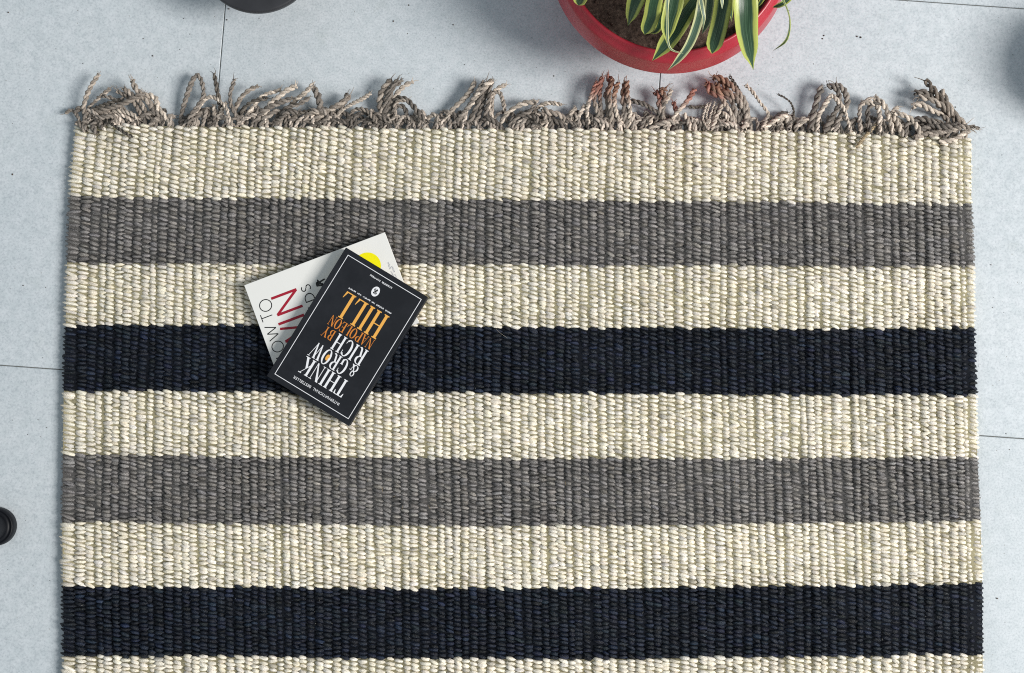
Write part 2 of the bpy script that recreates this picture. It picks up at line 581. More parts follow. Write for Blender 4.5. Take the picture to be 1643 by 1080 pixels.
    tri = np.stack([np.array([math.cos(t_), math.sin(t_), 0.6 * math.sin(t_ + 1)]) for t_ in (0.3, 2.4, 4.5)])[None]
    hv = np.concatenate([hp[:, None] + tri * hr, p1[:, None] + tri * hr, p2[:, None] + tri * hr * 0.5], 1)
    hq = np.array([(r0 * 3 + c0, r0 * 3 + (c0 + 1) % 3, (r0 + 1) * 3 + (c0 + 1) % 3, (r0 + 1) * 3 + c0) for r0 in (0, 1) for c0 in range(3)])
    Q = np.concatenate([Q, (hq[None] + (np.arange(H) * 9)[:, None, None]).reshape(-1, 4) + len(V)])
    V = np.concatenate([V, hv.reshape(-1, 3)])
    hc = np.repeat(rng.uniform(0.8, {'cream': 1.1, 'grey': 2.4, 'navy': 5.0}[kind], (H, 1)), 9, 0)
    tint = np.concatenate([tint, np.concatenate([hc, hc, hc, np.ones_like(hc)], 1)])
    wv = np_mesh('weave', V, Q, M[kind], stripe, attr=tint)
    tag(wv, None, None, None, 'stuff')


# ------------------------------------------------------------------ twisted yarn for the fringe
def spline(pts, n):
    """Catmull-Rom through pts (k,3) -> n samples of even length"""
    p = np.asarray(pts, float)
    p = np.vstack([2 * p[0] - p[1], p, 2 * p[-1] - p[-2]])
    out = []
    for i in range(1, len(p) - 2):
        t = np.linspace(0, 1, 24, endpoint=False)[:, None]
        a, b, c, d = p[i - 1], p[i], p[i + 1], p[i + 2]
        out.append(0.5 * (2 * b + (c - a) * t + (2 * a - 5 * b + 4 * c - d) * t ** 2 + (3 * b - a - 3 * c + d) * t ** 3))
    out.append(p[-2][None])
    q = np.vstack(out)
    s = np.concatenate([[0], np.cumsum(np.linalg.norm(np.diff(q, axis=0), axis=1))])
    ss = np.linspace(0, s[-1], n)
    return np.stack([np.interp(ss, s, q[:, k]) for k in range(3)], -1), s[-1]


def frames(c):
    t = np.gradient(c, axis=0)
    t /= np.linalg.norm(t, axis=1)[:, None] + 1e-12
    ref = np.array([0.13, 0.21, 0.97])
    n1 = np.cross(t, ref)
    ln = np.linalg.norm(n1, axis=1)
    n1[ln < 1e-3] = (1, 0, 0)
    n1 /= np.linalg.norm(n1, axis=1)[:, None]
    return t, n1, np.cross(t, n1)


def tube(c, rad, sides=6):
    t, a, b = frames(c)
    an = np.linspace(0, 2 * math.pi, sides, endpoint=False)
    rad = np.broadcast_to(rad, (len(c),))
    V = c[:, None] + rad[:, None, None] * (np.cos(an)[None, :, None] * a[:, None] + np.sin(an)[None, :, None] * b[:, None])
    n = len(c)
    i, j = np.meshgrid(np.arange(n - 1), np.arange(sides), indexing='ij')
    q = np.stack([i * sides + j, i * sides + (j + 1) % sides, (i + 1) * sides + (j + 1) % sides, (i + 1) * sides + j], -1).reshape(-1, 4)
    return V.reshape(-1, 3), q


def yarn(name, pts, r, parent, mat, base_tint=(1, 1, 1), tip=None, tip_len=0.35, fray=5, plies=2, twist=7.0, loose=0.0):
    """a plied yarn along pts (metres); colour may change towards the tip (dye); frayed end"""
    n0 = max(8, int(np.linalg.norm(np.diff(np.asarray(pts), axis=0), axis=1).sum() / (r * 0.75)))
    n0 = min(n0, 70)
    c, L = spline(pts, n0)
    c = c + np.cumsum(rng.normal(0, r * 0.03, c.shape), 0) * np.linspace(0, 1, n0)[:, None]
    c[:, 2] = np.maximum(c[:, 2], r * 1.0)
    t, a, b = frames(c)
    s = np.linspace(0, L, n0)
    ph0 = rng.uniform(0, 6.28)
    Vs, Qs, Ts, k = [], [], [], 0
    prof = 1 + 0.12 * np.sin(s / (r * 5) + rng.uniform(0, 6)) + 0.06 * rng.standard_normal(n0)
    f = np.linspace(0, 1, n0)
    spread = 0.52 + loose * f ** 2
    bt = np.array(base_tint) * (1 + 0.10 * rng.standard_normal())

    def tints(ff):
        if tip is None:
            return np.repeat(bt[None], len(ff), 0)
        w = np.clip((ff - (1 - tip_len)) / (tip_len * 0.6), 0, 1)[:, None]
        return bt[None] * (1 - w) + np.array(tip)[None] * w
    for p in range(plies):
        ph = ph0 + p * 2 * math.pi / plies + s / (r * twist) * 2 * math.pi
        off = (np.cos(ph)[:, None] * a + np.sin(ph)[:, None] * b) * (r * spread * prof)[:, None]
        v, q = tube(c + off, r * 0.60 * prof * np.where(f > 0.94, 0.75, 1), 6)
        Vs.append(v); Qs.append(q + k); k += len(v)
        Ts.append(np.repeat(tints(f), 6, 0) * (1.22 if p == 0 else 0.74) * (1 + 0.10 * rng.standard_normal()))  # one ply lighter, one darker: highlight and dark underside painted into the tint
    for _ in range(fray):
        e = c[-1] + rng.normal(0, r * 0.4, 3)
        d = t[-1] * rng.uniform(0.4, 1.8) * r + rng.normal(0, r * 0.9, 3)
        fp = np.array([c[-2], e + d * 0.4, e + d + rng.normal(0, r * 0.3, 3)])
        fp[:, 2] = np.maximum(fp[:, 2], 0.0006)
        fc, _l = spline(fp, 5)
        v, q = tube(fc, np.linspace(r * 0.22, r * 0.07, 5), 4)
        Vs.append(v); Qs.append(q + k); k += len(v)
        Ts.append(np.repeat(tints(np.ones(len(v)) * 1.0), 1, 0) * rng.uniform(0.8, 1.3))
    T = np.concatenate(Ts)
    T = np.concatenate([T, np.ones((len(T), 1))], 1)
    return np_mesh(name, np.concatenate(Vs), np.concatenate(Qs), mat, parent, attr=T)


PX = 0.000857
WINS = {'a': (110, 105, 7.824), 'b': (300, 105, 7.468), 'c': (510, 105, 7.468), 'd': (700, 105, 7.143),
        'e': (920, 105, 7.824), 'f': (1100, 105, 7.143), 'g': (1310, 105, 6.085)}
RED = (1.32, 0.66, 0.58)
RUST = (1.15, 0.72, 0.56)
LIGHT = (2.5, 2.5, 2.45)  # pale strand tone, raised to paint lit top strands over dark gaps
MID = (1.5, 1.48, 1.45)
DARK = (0.5, 0.5, 0.48)
# window, outline points (read off an enlarged view), yarn radius in px, tint, tip dye
STR = [
    ('a', [(270, 720), (190, 570), (230, 380), (310, 220), (390, 110)], 3.0, MID, None),
    ('a', [(250, 580), (430, 500), (640, 430)], 3.0, DARK, None),
    ('a', [(240, 540), (400, 390), (520, 290)], 2.6, MID, None),
    ('a', [(260, 620), (480, 540), (690, 480), (830, 410), (940, 360)], 4.2, MID, None),
    ('a', [(560, 680), (590, 570), (770, 600), (860, 660)], 3.2, LIGHT, None),
    ('a', [(960, 700), (900, 600), (850, 500), (760, 400), (600, 320)], 3.6, MID, None),
    ('a', [(1020, 680), (950, 550), (880, 430), (760, 340), (690, 280)], 3.4, MID, None),
    ('a', [(1090, 660), (1040, 500), (960, 420), (850, 300), (800, 190)], 4.6, MID, None),
    ('a', [(1280, 750), (1200, 620), (1120, 530), (1090, 420), (980, 370)], 4.2, LIGHT, None),
    ('a', [(380, 600), (520, 720), (680, 830), (800, 900)], 2.6, DARK, None),
    ('a', [(210, 830), (130, 730), (80, 730)], 3.6, MID, None),
    ('a', [(330, 780), (250, 700), (180, 730), (230, 810)], 3.4, (1, 1, 1), None),
    ('a', [(420, 800), (380, 700), (300, 760), (350, 850)], 3.4, (1, 1, 1), None),
    ('a', [(640, 740), (560, 640), (440, 650), (330, 640)], 3.2, (1, 1, 1), None),
    ('a', [(760, 740), (720, 600), (650, 500), (560, 420), (430, 380)], 3.2, (1, 1, 1), None),
    ('a', [(860, 720), (800, 640), (700, 600), (640, 520), (680, 400)], 3.0, MID, None),
    ('a', [(1180, 740), (1150, 640), (1060, 560), (1010, 460)], 3.6, (1, 1, 1), None),
    ('b', [(-80, 690), (-50, 520), (20, 290), (90, 130), (150, 140), (190, 280), (180, 380), (110, 500), (40, 600), (10, 700)], 3.4, (1, 1, 1), None),
    ('b', [(320, 720), (325, 570), (320, 470)], 3.4, LIGHT, None),
    ('b', [(345, 690), (420, 530), (470, 450)], 2.6, LIGHT, None),
    ('b', [(60, 660), (190, 430), (300, 375), (400, 430), (480, 520), (510, 640), (560, 720)], 2.8, LIGHT, None),
    ('b', [(420, 640), (390, 440), (360, 300), (340, 180), (325, 100)], 3.2, DARK, None),
    ('b', [(650, 720), (590, 600), (530, 480), (520, 340), (575, 165)], 3.0, (1, 1, 1), None),
    ('b', [(560, 560), (640, 400), (740, 300), (850, 250)], 3.2, MID, None),
    ('b', [(700, 720), (740, 570), (830, 450), (920, 360), (1050, 320), (1130, 290)], 3.0, LIGHT, None),
    ('b', [(920, 700), (960, 550), (1000, 450), (1100, 370), (1200, 290), (1310, 240)], 3.8, LIGHT, None),
    ('b', [(1200, 520), (1290, 430), (1420, 330), (1520, 230)], 3.0, LIGHT, None),
    ('b', [(1480, 700), (1590, 560), (1580, 400), (1510, 250)], 4.4, (1, 1, 1), None),
    ('b', [(880, 700), (860, 580), (840, 490)], 3.0, (1, 1, 1), None),
    ('b', [(1000, 700), (1120, 640), (1200, 560), (1330, 570)], 3.4, (1, 1, 1), None),
    ('b', [(1250, 720), (1290, 600), (1400, 560), (1520, 540)], 3.4, DARK, None),
    ('b', [(1390, 720), (1440, 600), (1540, 560), (1640, 550)], 3.2, MID, None),
    ('b', [(800, 720), (900, 560), (1060, 470), (1280, 400)], 3.6, (0.9, 0.9, 0.9), None),
    ('b', [(1100, 720), (1180, 520), (1330, 470), (1470, 390)], 3.4, (0.9, 0.9, 0.9), None),
    ('b', [(620, 700), (680, 520), (800, 430), (960, 390)], 3.2, DARK, None),
    ('c', [(-60, 700), (100, 550), (230, 480), (380, 370)], 3.6, MID, None),
    ('c', [(180, 680), (290, 540), (430, 450), (540, 400), (635, 335)], 2.6, LIGHT, None),
    ('c', [(230, 640), (300, 470), (370, 350)], 3.6, (1, 1, 1), None),
    ('c', [(400, 700), (390, 600), (450, 530), (560, 530), (640, 590), (700, 690)], 2.8, MID, None),
    ('c', [(800, 640), (745, 480), (755, 350), (810, 260), (880, 180)], 4.6, MID, None),
    ('c', [(830, 700), (850, 550), (900, 420), (960, 320), (1050, 230), (1140, 190)], 3.6, LIGHT, None),
    ('c', [(810, 640), (850, 420), (900, 260), (960, 170)], 4.2, (1, 1, 1), None),
    ('c', [(790, 660), (810, 450), (860, 300), (1010, 180)], 3.8, (0.9, 0.9, 0.9), None),
    ('c', [(870, 660), (900, 460), (960, 390), (1060, 410), (1160, 510), (1220, 600), (1320, 700)], 3.4, (1, 1, 1), None),
    ('c', [(1000, 710), (1060, 600), (1030, 500), (940, 490), (900, 580)], 3.0, (1, 1, 1), None),
    ('c', [(960, 700), (920, 520), (960, 430), (1090, 420)], 3.0, MID, None),
    ('c', [(1290, 700), (1330, 620), (1410, 590), (1450, 680)], 3.2, LIGHT, None),
    ('c', [(610, 720), (640, 650), (740, 620), (840, 670)], 3.4, (0.8, 0.8, 0.8), None),
    ('c', [(60, 720), (120, 620), (60, 540), (-60, 540)], 3.4, (1, 1, 1), None),
    ('d', [(80, 690), (140, 560), (220, 470), (310, 390), (390, 300), (450, 190)], 3.6, LIGHT, None),
    ('d', [(280, 680), (340, 520), (420, 430), (480, 340), (580, 230), (650, 180)], 4.0, LIGHT, None),
    ('d', [(190, 690), (300, 560), (380, 450), (450, 330), (530, 190)], 3.8, (1, 1, 1), None),
    ('d', [(700, 690), (610, 520), (620, 380), (680, 280), (800, 215)], 3.2, LIGHT, None),
    ('d', [(640, 640), (650, 350), (720, 300), (765, 400), (785, 510)], 2.8, MID, None),
    ('d', [(440, 690), (520, 480), (560, 350), (640, 180)], 4.4, (0.9, 0.9, 0.9), None),
    ('d', [(360, 690), (440, 520), (500, 380), (570, 190)], 4.0, (0.9, 0.9, 0.9), None),
    ('d', [(560, 690), (570, 520), (600, 380), (620, 220)], 3.6, (0.8, 0.8, 0.8), None),
    ('d', [(720, 700), (790, 570), (880, 490), (1000, 430), (1140, 410)], 3.6, LIGHT, None),
    ('d', [(860, 700), (930, 590), (1050, 540), (1140, 440)], 3.4, (1, 1, 1), None),
    ('d', [(1050, 700), (1110, 560), (1180, 470), (1300, 430), (1440, 450)], 2.8, LIGHT, None),
    ('d', [(1480, 710), (1460, 610), (1400, 560), (1300, 540), (1220, 500)], 3.6, MID, None),
    ('d', [(1100, 720), (1240, 640), (1230, 560), (1140, 560)], 3.0, MID, None),
    ('d', [(1560, 690), (1530, 570), (1600, 480)], 3.0, LIGHT, None),
    ('d', [(960, 710), (1010, 600), (1130, 590), (1190, 680)], 3.2, (0.9, 0.9, 0.9), None),
    ('e', [(20, 740), (90, 600), (160, 500)], 3.4, LIGHT, None),
    ('e', [(200, 740), (170, 580), (210, 420), (260, 280), (290, 200)], 2.8, LIGHT, RED),
    ('e', [(240, 760), (310, 630), (280, 520), (260, 400), (320, 230), (360, 150)], 3.4, MID, RED),
    ('e', [(460, 790), (440, 600), (420, 420), (410, 350), (480, 220), (430, 110)], 3.8, MID, RED),
    ('e', [(490, 780), (460, 500), (450, 330), (500, 180)], 3.6, MID, RUST),
    ('e', [(620, 780), (550, 630), (520, 500), (520, 360), (570, 220)], 3.2, LIGHT, RUST),
    ('e', [(660, 760), (640, 540), (620, 400), (640, 230)], 4.6, (1, 1, 1), RUST),
    ('e', [(700, 770), (710, 560), (680, 380), (665, 200)], 3.6, LIGHT, RUST),
    ('e', [(350, 740), (340, 520), (330, 330), (370, 160)], 3.6, (0.8, 0.8, 0.8), RED),
    ('e', [(1170, 770), (1120, 640), (980, 540), (870, 480), (720, 440)], 3.2, (0.8, 0.8, 0.8), None),
    ('e', [(1160, 770), (1110, 600), (1070, 480), (1080, 400), (1020, 330)], 3.8, MID, RED),
    ('e', [(1130, 700), (1130, 500), (1150, 380), (1090, 310), (1170, 290)], 3.4, (1, 1, 1), RUST),
    ('e', [(1100, 700), (1120, 510), (1180, 430), (1230, 310)], 2.8, LIGHT, None),
    ('e', [(1190, 790), (1280, 620), (1370, 520), (1470, 400), (1520, 310)], 3.4, LIGHT, RED),
    ('e', [(1330, 790), (1300, 620), (1270, 510), (1250, 460)], 3.4, (1, 1, 1), RED),
    ('e', [(880, 780), (990, 650), (960, 740)], 3.0, LIGHT, None),
    ('e', [(820, 770), (900, 680), (990, 620)], 3.0, (0.9, 0.9, 0.9), None),
    ('f', [(60, 740), (20, 620), (-20, 560)], 3.2, LIGHT, None),
    ('f', [(260, 740), (200, 620), (220, 520), (250, 440)], 1.6, LIGHT, None),
    ('f', [(265, 740), (240, 600), (260, 500), (290, 430)], 1.6, LIGHT, None),
    ('f', [(270, 740), (280, 600), (310, 500), (340, 420)], 1.6, LIGHT, None),
    ('f', [(280, 740), (320, 600), (340, 500), (380, 430)], 1.6, MID, None),
    ('f', [(300, 740), (350, 600), (410, 480), (480, 360)], 3.0, LIGHT, None),
    ('f', [(230, 470), (120, 480), (30, 470)], 2.8, DARK, None),
    ('f', [(620, 700), (540, 570), (460, 450), (400, 330), (360, 200)], 3.6, LIGHT, RUST),
    ('f', [(660, 730), (700, 600), (620, 420), (500, 320), (380, 300), (280, 230)], 4.4, MID, RUST),
    ('f', [(650, 720), (580, 560), (520, 380), (440, 220), (360, 140)], 4.6, (1, 1, 1), RUST),
    ('f', [(670, 720), (710, 540), (660, 380), (560, 260), (430, 150), (330, 130)], 4.4, MID, RUST),
    ('f', [(640, 700), (600, 420), (400, 340), (290, 300), (250, 190)], 4.2, (1, 1, 1), RED),
    ('f', [(680, 720), (690, 450), (600, 270), (500, 120)], 2.0, DARK, None),
    ('f', [(640, 420), (580, 270), (470, 180)], 4.0, LIGHT, None),
    ('f', [(470, 720), (480, 620), (430, 530)], 2.8, LIGHT, None),
    ('f', [(880, 730), (930, 620), (940, 540), (850, 420), (770, 300), (690, 220)], 2.6, LIGHT, None),
    ('f', [(900, 740), (960, 680), (1060, 610), (1170, 570)], 3.2, LIGHT, None),
    ('f', [(1200, 700), (1240, 550), (1210, 440), (1150, 380), (1060, 330)], 1.5, DARK, None),
    ('f', [(1180, 740), (1210, 620), (1120, 590), (1030, 650)], 3.4, (0.9, 0.9, 0.9), None),
    ('f', [(1100, 740), (1080, 680), (1000, 690)], 3.0, MID, None),
    ('f', [(1260, 720), (1330, 660), (1430, 600)], 3.2, LIGHT, None),
    ('g', [(10, 650), (20, 500), (80, 390), (140, 290)], 3.2, LIGHT, None),
    ('g', [(340, 650), (300, 520), (270, 430), (190, 330), (140, 290)], 2.8, LIGHT, None),
    ('g', [(80, 650), (160, 500), (220, 380), (200, 240), (100, 190)], 4.4, (0.8, 0.8, 0.8), None),
    ('g', [(170, 650), (240, 480), (300, 370), (270, 250), (180, 190)], 4.0, (1, 1, 1), None),
    ('g', [(150, 640), (230, 500)], 3.2, LIGHT, None),
    ('g', [(-60, 640), (-20, 440), (20, 300), (60, 200)], 4.4, (0.8, 0.8, 0.8), None),
    ('g', [(430, 640), (420, 480), (440, 380), (540, 310)], 3.2, MID, None),
    ('g', [(620, 650), (610, 450), (560, 370), (440, 360)], 3.6, LIGHT, None),
    ('g', [(750, 650), (700, 480), (660, 390), (570, 320)], 3.8, LIGHT, None),
    ('g', [(520, 650), (500, 500), (520, 400), (640, 350)], 3.8, (0.8, 0.8, 0.8), None),
    ('g', [(390, 800), (470, 700), (575, 580)], 2.2, (2.0, 1.8, 1.3), None),
    ('g', [(850, 690), (790, 560), (740, 460), (800, 410)], 3.6, LIGHT, None),
    ('g', [(1020, 680), (960, 560), (870, 490), (760, 450)], 3.8, LIGHT, None),
    ('g', [(860, 700), (900, 560), (1040, 520), (1160, 560)], 3.6, (0.9, 0.9, 0.9), None),
    ('g', [(1260, 490), (1130, 440), (1020, 380), (940, 400)], 4.0, LIGHT, None),
    ('g', [(1420, 570), (1310, 440), (1180, 290), (1060, 150)], 5.0, (0.8, 0.75, 0.7), None),
    ('g', [(1450, 590), (1340, 470), (1270, 360), (1220, 240)], 5.0, MID, None),
    ('g', [(1300, 480), (1180, 370), (1080, 270), (960, 260)], 4.2, (0.9, 0.9, 0.9), None),
    ('g', [(1360, 540), (1240, 400), (1120, 330), (1000, 300)], 4.2, MID, None),
    ('g', [(1100, 690), (1250, 650), (1400, 600), (1515, 612)], 3.4, MID, None),
    ('g', [(1200, 750), (1350, 720), (1460, 640), (1505, 628)], 3.6, LIGHT, None),
    ('g', [(950, 710), (1100, 660), (1300, 640), (1450, 590)], 3.8, MID, None),
    ('g', [(1000, 640), (1120, 590), (1260, 600), (1400, 580)], 4.0, (0.7, 0.7, 0.7), None),
    ('g', [(1240, 640), (1290, 560), (1230, 490)], 3.4, MID, None),
]

MMP = 0.000857
random.seed(21)
rng = np.random.default_rng(5)
for wk, pts, r, tintc, dye in STR:
    x0, y0, sc = WINS[wk]
    P = [(x0 + X / sc, y0 + Y / sc) for X, Y in pts]
    L = [0.0]
    for p, q in zip(P, P[1:]):
        L.append(L[-1] + math.hypot(q[0] - p[0], q[1] - p[1]))
    k = len(P)
    reach = min(1.0, L[-1] / 70.0)
    top = (0.009 + 0.014 * reach) * random.uniform(0.75, 1.2)
    W3 = []
    for (x, y), l in zip(P, L):
        f = l / L[-1]
        z = 0.0065 + (top - 0.0065) * math.sin(min(1.0, f * 1.25) * math.pi / 2)
        if y > 206:
            z = max(z, ZR + 0.0022)
        W3.append(at(x, y, z))
    r *= 1.14
    yarn('fringe_strand', W3, r * MMP, rug, M['jute'], tintc, dye, 0.55 if dye else 0.35,
         fray=3, plies=2, twist=random.uniform(3.8, 5.6), loose=0.15)

# shorter curled warp ends that fill the root of the fringe, one for each second warp thread
x = 128.0
while x < 1552:
    yb = float(bound(0, x)) + 2
    hgt = random.uniform(12, 34)
    lean = random.gauss(3, 20)
    curl = random.choice((-1, 1)) * random.uniform(6, 22)
    P = [(x, yb + 3, 0.0085), (x + lean * 0.25, yb - hgt * 0.4, 0.011), (x + lean * 0.8 + curl * 0.4, yb - hgt * 0.9, random.uniform(0.006, 0.016)),
         (x + lean + curl, yb - hgt * random.uniform(0.55, 0.95), random.uniform(0.004, 0.012))]
    if random.random() < 0.4:
        P.append((x + lean + curl * 1.2, yb - hgt * random.uniform(0.1, 0.4), 0.006))
    br = random.choice((0.5, 0.8, 1.0, 1.4, 1.9, 2.6))
    yarn('fringe_strand', [at(*p) for p in P], random.uniform(2.8, 4.3) * MMP, rug, M['jute'], (br, br, br), fray=3, twist=random.uniform(3.8, 5.6))
    x += random.uniform(5.5, 9.5)

# loose fibres lying on the weave
Vs, Qs, Ts, k = [], [], [], 0


def lint_bit(p0, ang, ln, r, tint):
    global k
    a = np.array([math.cos(ang), math.sin(ang)])
    b = np.array([-a[1], a[0]])
    bend = random.gauss(0, 0.10) * ln
    pts = [(p0[0] + a[0] * ln * t + b[0] * bend * t * t, p0[1] + a[1] * ln * t + b[1] * bend * t * t) for t in (0, 0.35, 0.7, 1)]
    zz = [ZR - 0.0002, ZR + 0.0022, ZR + 0.0026, ZR + random.uniform(0, 0.003)]
    c, _l = spline([at(x_, y_, z_) for (x_, y_), z_ in zip(pts, zz)], 8)
    v, q = tube(c, np.full(8, r), 4)
    Vs.append(v); Qs.append(q + k); k += len(v)
    Ts.append(np.repeat(np.array([[*tint, 1.0]]), len(v), 0))


for _ in range(260):
    y_ = random.uniform(215, 1078)
    x_ = random.uniform(112, 1552)
    if 520 < y_ < 640 or 935 < y_ < 1062:
        continue
    t_ = random.choice(((1, 1, 1), (0.5, 0.45, 0.38), (1.3, 1.3, 1.3), (0.9, 0.75, 0.5)))
    lint_bit((x_, y_), random.uniform(0, 6.28), random.uniform(3, 9), random.uniform(0.00010, 0.00020), t_)
for _ in range(45):          # pale fibres caught in the navy
    y_ = random.choice((random.uniform(530, 625), random.uniform(948, 1050)))
    lint_bit((random.uniform(112, 1560), y_), random.uniform(0, 6.28), random.uniform(1.5, 4), random.uniform(0.00012, 0.00026), (0.5, 0.55, 0.6))
lint_bit((796, 528), 0.85, 22, 0.00014, (1.0, 1.0, 1.0))
lint = np_mesh('lint', np.concatenate(Vs), np.concatenate(Qs), M['lint'], rug, attr=np.concatenate(Ts))
tag(lint, None, None, None, 'stuff')


# ------------------------------------------------------------------ lettering
def ring(cx, cy, ro, so, ri, si, a0, a1, n=20, dxi=0.0):
    out = []
    for i in range(n):
        a, b = R(a0 + (a1 - a0) * i / n), R(a0 + (a1 - a0) * (i + 1) / n)
        out.append([(cx + ro * math.cos(a), cy + so * math.sin(a)), (cx + ro * math.cos(b), cy + so * math.sin(b)),
                    (cx + dxi + ri * math.cos(b), cy + si * math.sin(b)), (cx + dxi + ri * math.cos(a), cy + si * math.sin(a))])
    return out


def rect(x0, y0, x1, y1):
    return [[(x0, y0), (x1, y0), (x1, y1), (x0, y1)]]


HL, SF = 0.042, 0.06                 # hairline, serif overhang


def stem(x0, x1, y0=0.0, y1=1.0, s=SF):
    return rect(x0, y0, x1, y1) + rect(x0 - s, y0, x1 + s, y0 + HL) + rect(x0 - s, y1 - HL, x1 + s, y1)


def serif_glyph(ch):
    """tall narrow high-contrast roman capitals: (width, [polygons])"""
    if ch == 'T':
        return 0.62, stem(0.235, 0.385) + rect(0.0, 0.96, 0.62, 1.0) + [[(0, 0.97), (0, 0.76), (0.03, 0.76), (0.11, 0.97)], [(0.62, 0.97), (0.51, 0.97), (0.59, 0.76), (0.62, 0.76)]]
    if ch == 'H':
        return 0.74, stem(0.07, 0.22) + stem(0.52, 0.67) + rect(0.22, 0.48, 0.52, 0.52)
    if ch == 'I':
        return 0.30, stem(0.075, 0.225)
    if ch == 'N':
        return 0.70, rect(0.09, 0, 0.13, 0.95) + rect(0.02, 0, 0.20, HL) + [[(0.02, 1), (0.19, 1), (0.62, 0.0), (0.54, 0.0)]] + rect(0.57, 0, 0.61, 1) + rect(0.50, 1 - HL, 0.69, 1)
    if ch == 'K':
        return 0.74, stem(0.07, 0.22) + [[(0.22, 0.36), (0.22, 0.43), (0.60, 1.0), (0.64, 1.0)], [(0.30, 0.55), (0.40, 0.66), (0.70, 0.0), (0.54, 0.0)]] + rect(0.50, 1 - HL, 0.72, 1) + rect(0.46, 0, 0.76, HL)
    if ch in 'GC':
        p = ring(0.36, 0.5, 0.345, 0.515, 0.185, 0.46, 48, 312)
        p += [[(0.56, 0.70), (0.60, 0.70), (0.60, 0.98), (0.56, 0.90)]]
        if ch == 'G':
            p += rect(0.46, 0.08, 0.60, 0.42) + rect(0.40, 0.39, 0.66, 0.42)
            return 0.68, p
        return 0.66, p + [[(0.54, 0.22), (0.60, 0.30), (0.60, 0.26), (0.56, 0.12)]]
    if ch == 'O':
        return 0.70, ring(0.35, 0.5, 0.345, 0.515, 0.185, 0.46, 0, 360, 32)
    if ch in 'RPB':
        p = stem(0.07, 0.22)
        p += ring(0.30, 0.745, 0.30, 0.255, 0.155, 0.215, -90, 90, 12) + rect(0.2, 0.96, 0.31, 1.0) + rect(0.2, 0.49, 0.31, 0.53)
        if ch == 'R':
            return 0.70, p + [[(0.28, 0.50), (0.42, 0.51), (0.56, 0.06), (0.44, 0.04)], [(0.44, 0.08), (0.56, 0.10), (0.70, 0.04), (0.54, -0.01)]]
        if ch == 'B':
            return 0.68, p + ring(0.30, 0.26, 0.33, 0.26, 0.175, 0.22, -90, 90, 12) + rect(0.2, 0.0, 0.31, 0.04)
        return 0.64, p
    if ch == 'W':
        return 1.02, [[(0.02, 1), (0.19, 1), (0.36, 0), (0.28, 0)], [(0.28, 0), (0.33, 0), (0.52, 0.98), (0.48, 0.98)],
                      [(0.38, 1), (0.55, 1), (0.72, 0), (0.64, 0)], [(0.64, 0), (0.69, 0), (0.93, 1), (0.89, 1)]] + rect(-0.02, 1 - HL, 0.25, 1) + rect(0.34, 1 - HL, 0.60, 1) + rect(0.82, 1 - HL, 1.0, 1)
    if ch == 'Y':
        return 0.72, rect(0.30, 0, 0.44, 0.46) + rect(0.22, 0, 0.52, HL) + [[(0.04, 1), (0.20, 1), (0.44, 0.42), (0.30, 0.42)], [(0.40, 0.46), (0.44, 0.42), (0.64, 1), (0.60, 1)]] + rect(0, 1 - HL, 0.26, 1) + rect(0.53, 1 - HL, 0.72, 1)
    if ch == 'A':
        return 0.72, [[(0.10, 0), (0.14, 0), (0.37, 0.98), (0.33, 0.98)], [(0.30, 1), (0.40, 1), (0.66, 0), (0.50, 0)]] + rect(0.18, 0.30, 0.54, 0.34) + rect(0.02, 0, 0.22, HL) + rect(0.44, 0, 0.72, HL)
    if ch == 'L':
        return 0.62, stem(0.07, 0.22) + rect(0.2, 0, 0.56, 0.04) + [[(0.46, 0.03), (0.56, 0.03), (0.60, 0.28), (0.57, 0.28)]]
    if ch == 'E':
        return 0.60, stem(0.07, 0.22) + rect(0.2, 0, 0.54, 0.04) + rect(0.2, 0.96, 0.52, 1) + rect(0.2, 0.48, 0.42, 0.52) + [[(0.44, 0.03), (0.54, 0.03), (0.57, 0.25), (0.54, 0.25)], [(0.42, 0.97), (0.54, 0.75), (0.55, 0.75), (0.52, 0.97)], [(0.39, 0.38), (0.42, 0.38), (0.42, 0.62), (0.39, 0.62)]]
    if ch == '&':
        return 0.74, ring(0.30, 0.77, 0.19, 0.24, 0.10, 0.19, 0, 360, 18) + ring(0.29, 0.28, 0.28, 0.29, 0.15, 0.24, 60, 360, 18) + [[(0.14, 0.72), (0.26, 0.66), (0.70, 0.02), (0.54, 0.02)], [(0.50, 0.52), (0.72, 0.52), (0.72, 0.56), (0.50, 0.56)], [(0.60, 0.54), (0.64, 0.54), (0.56, 0.22), (0.52, 0.22)]]
    return 0.3, []


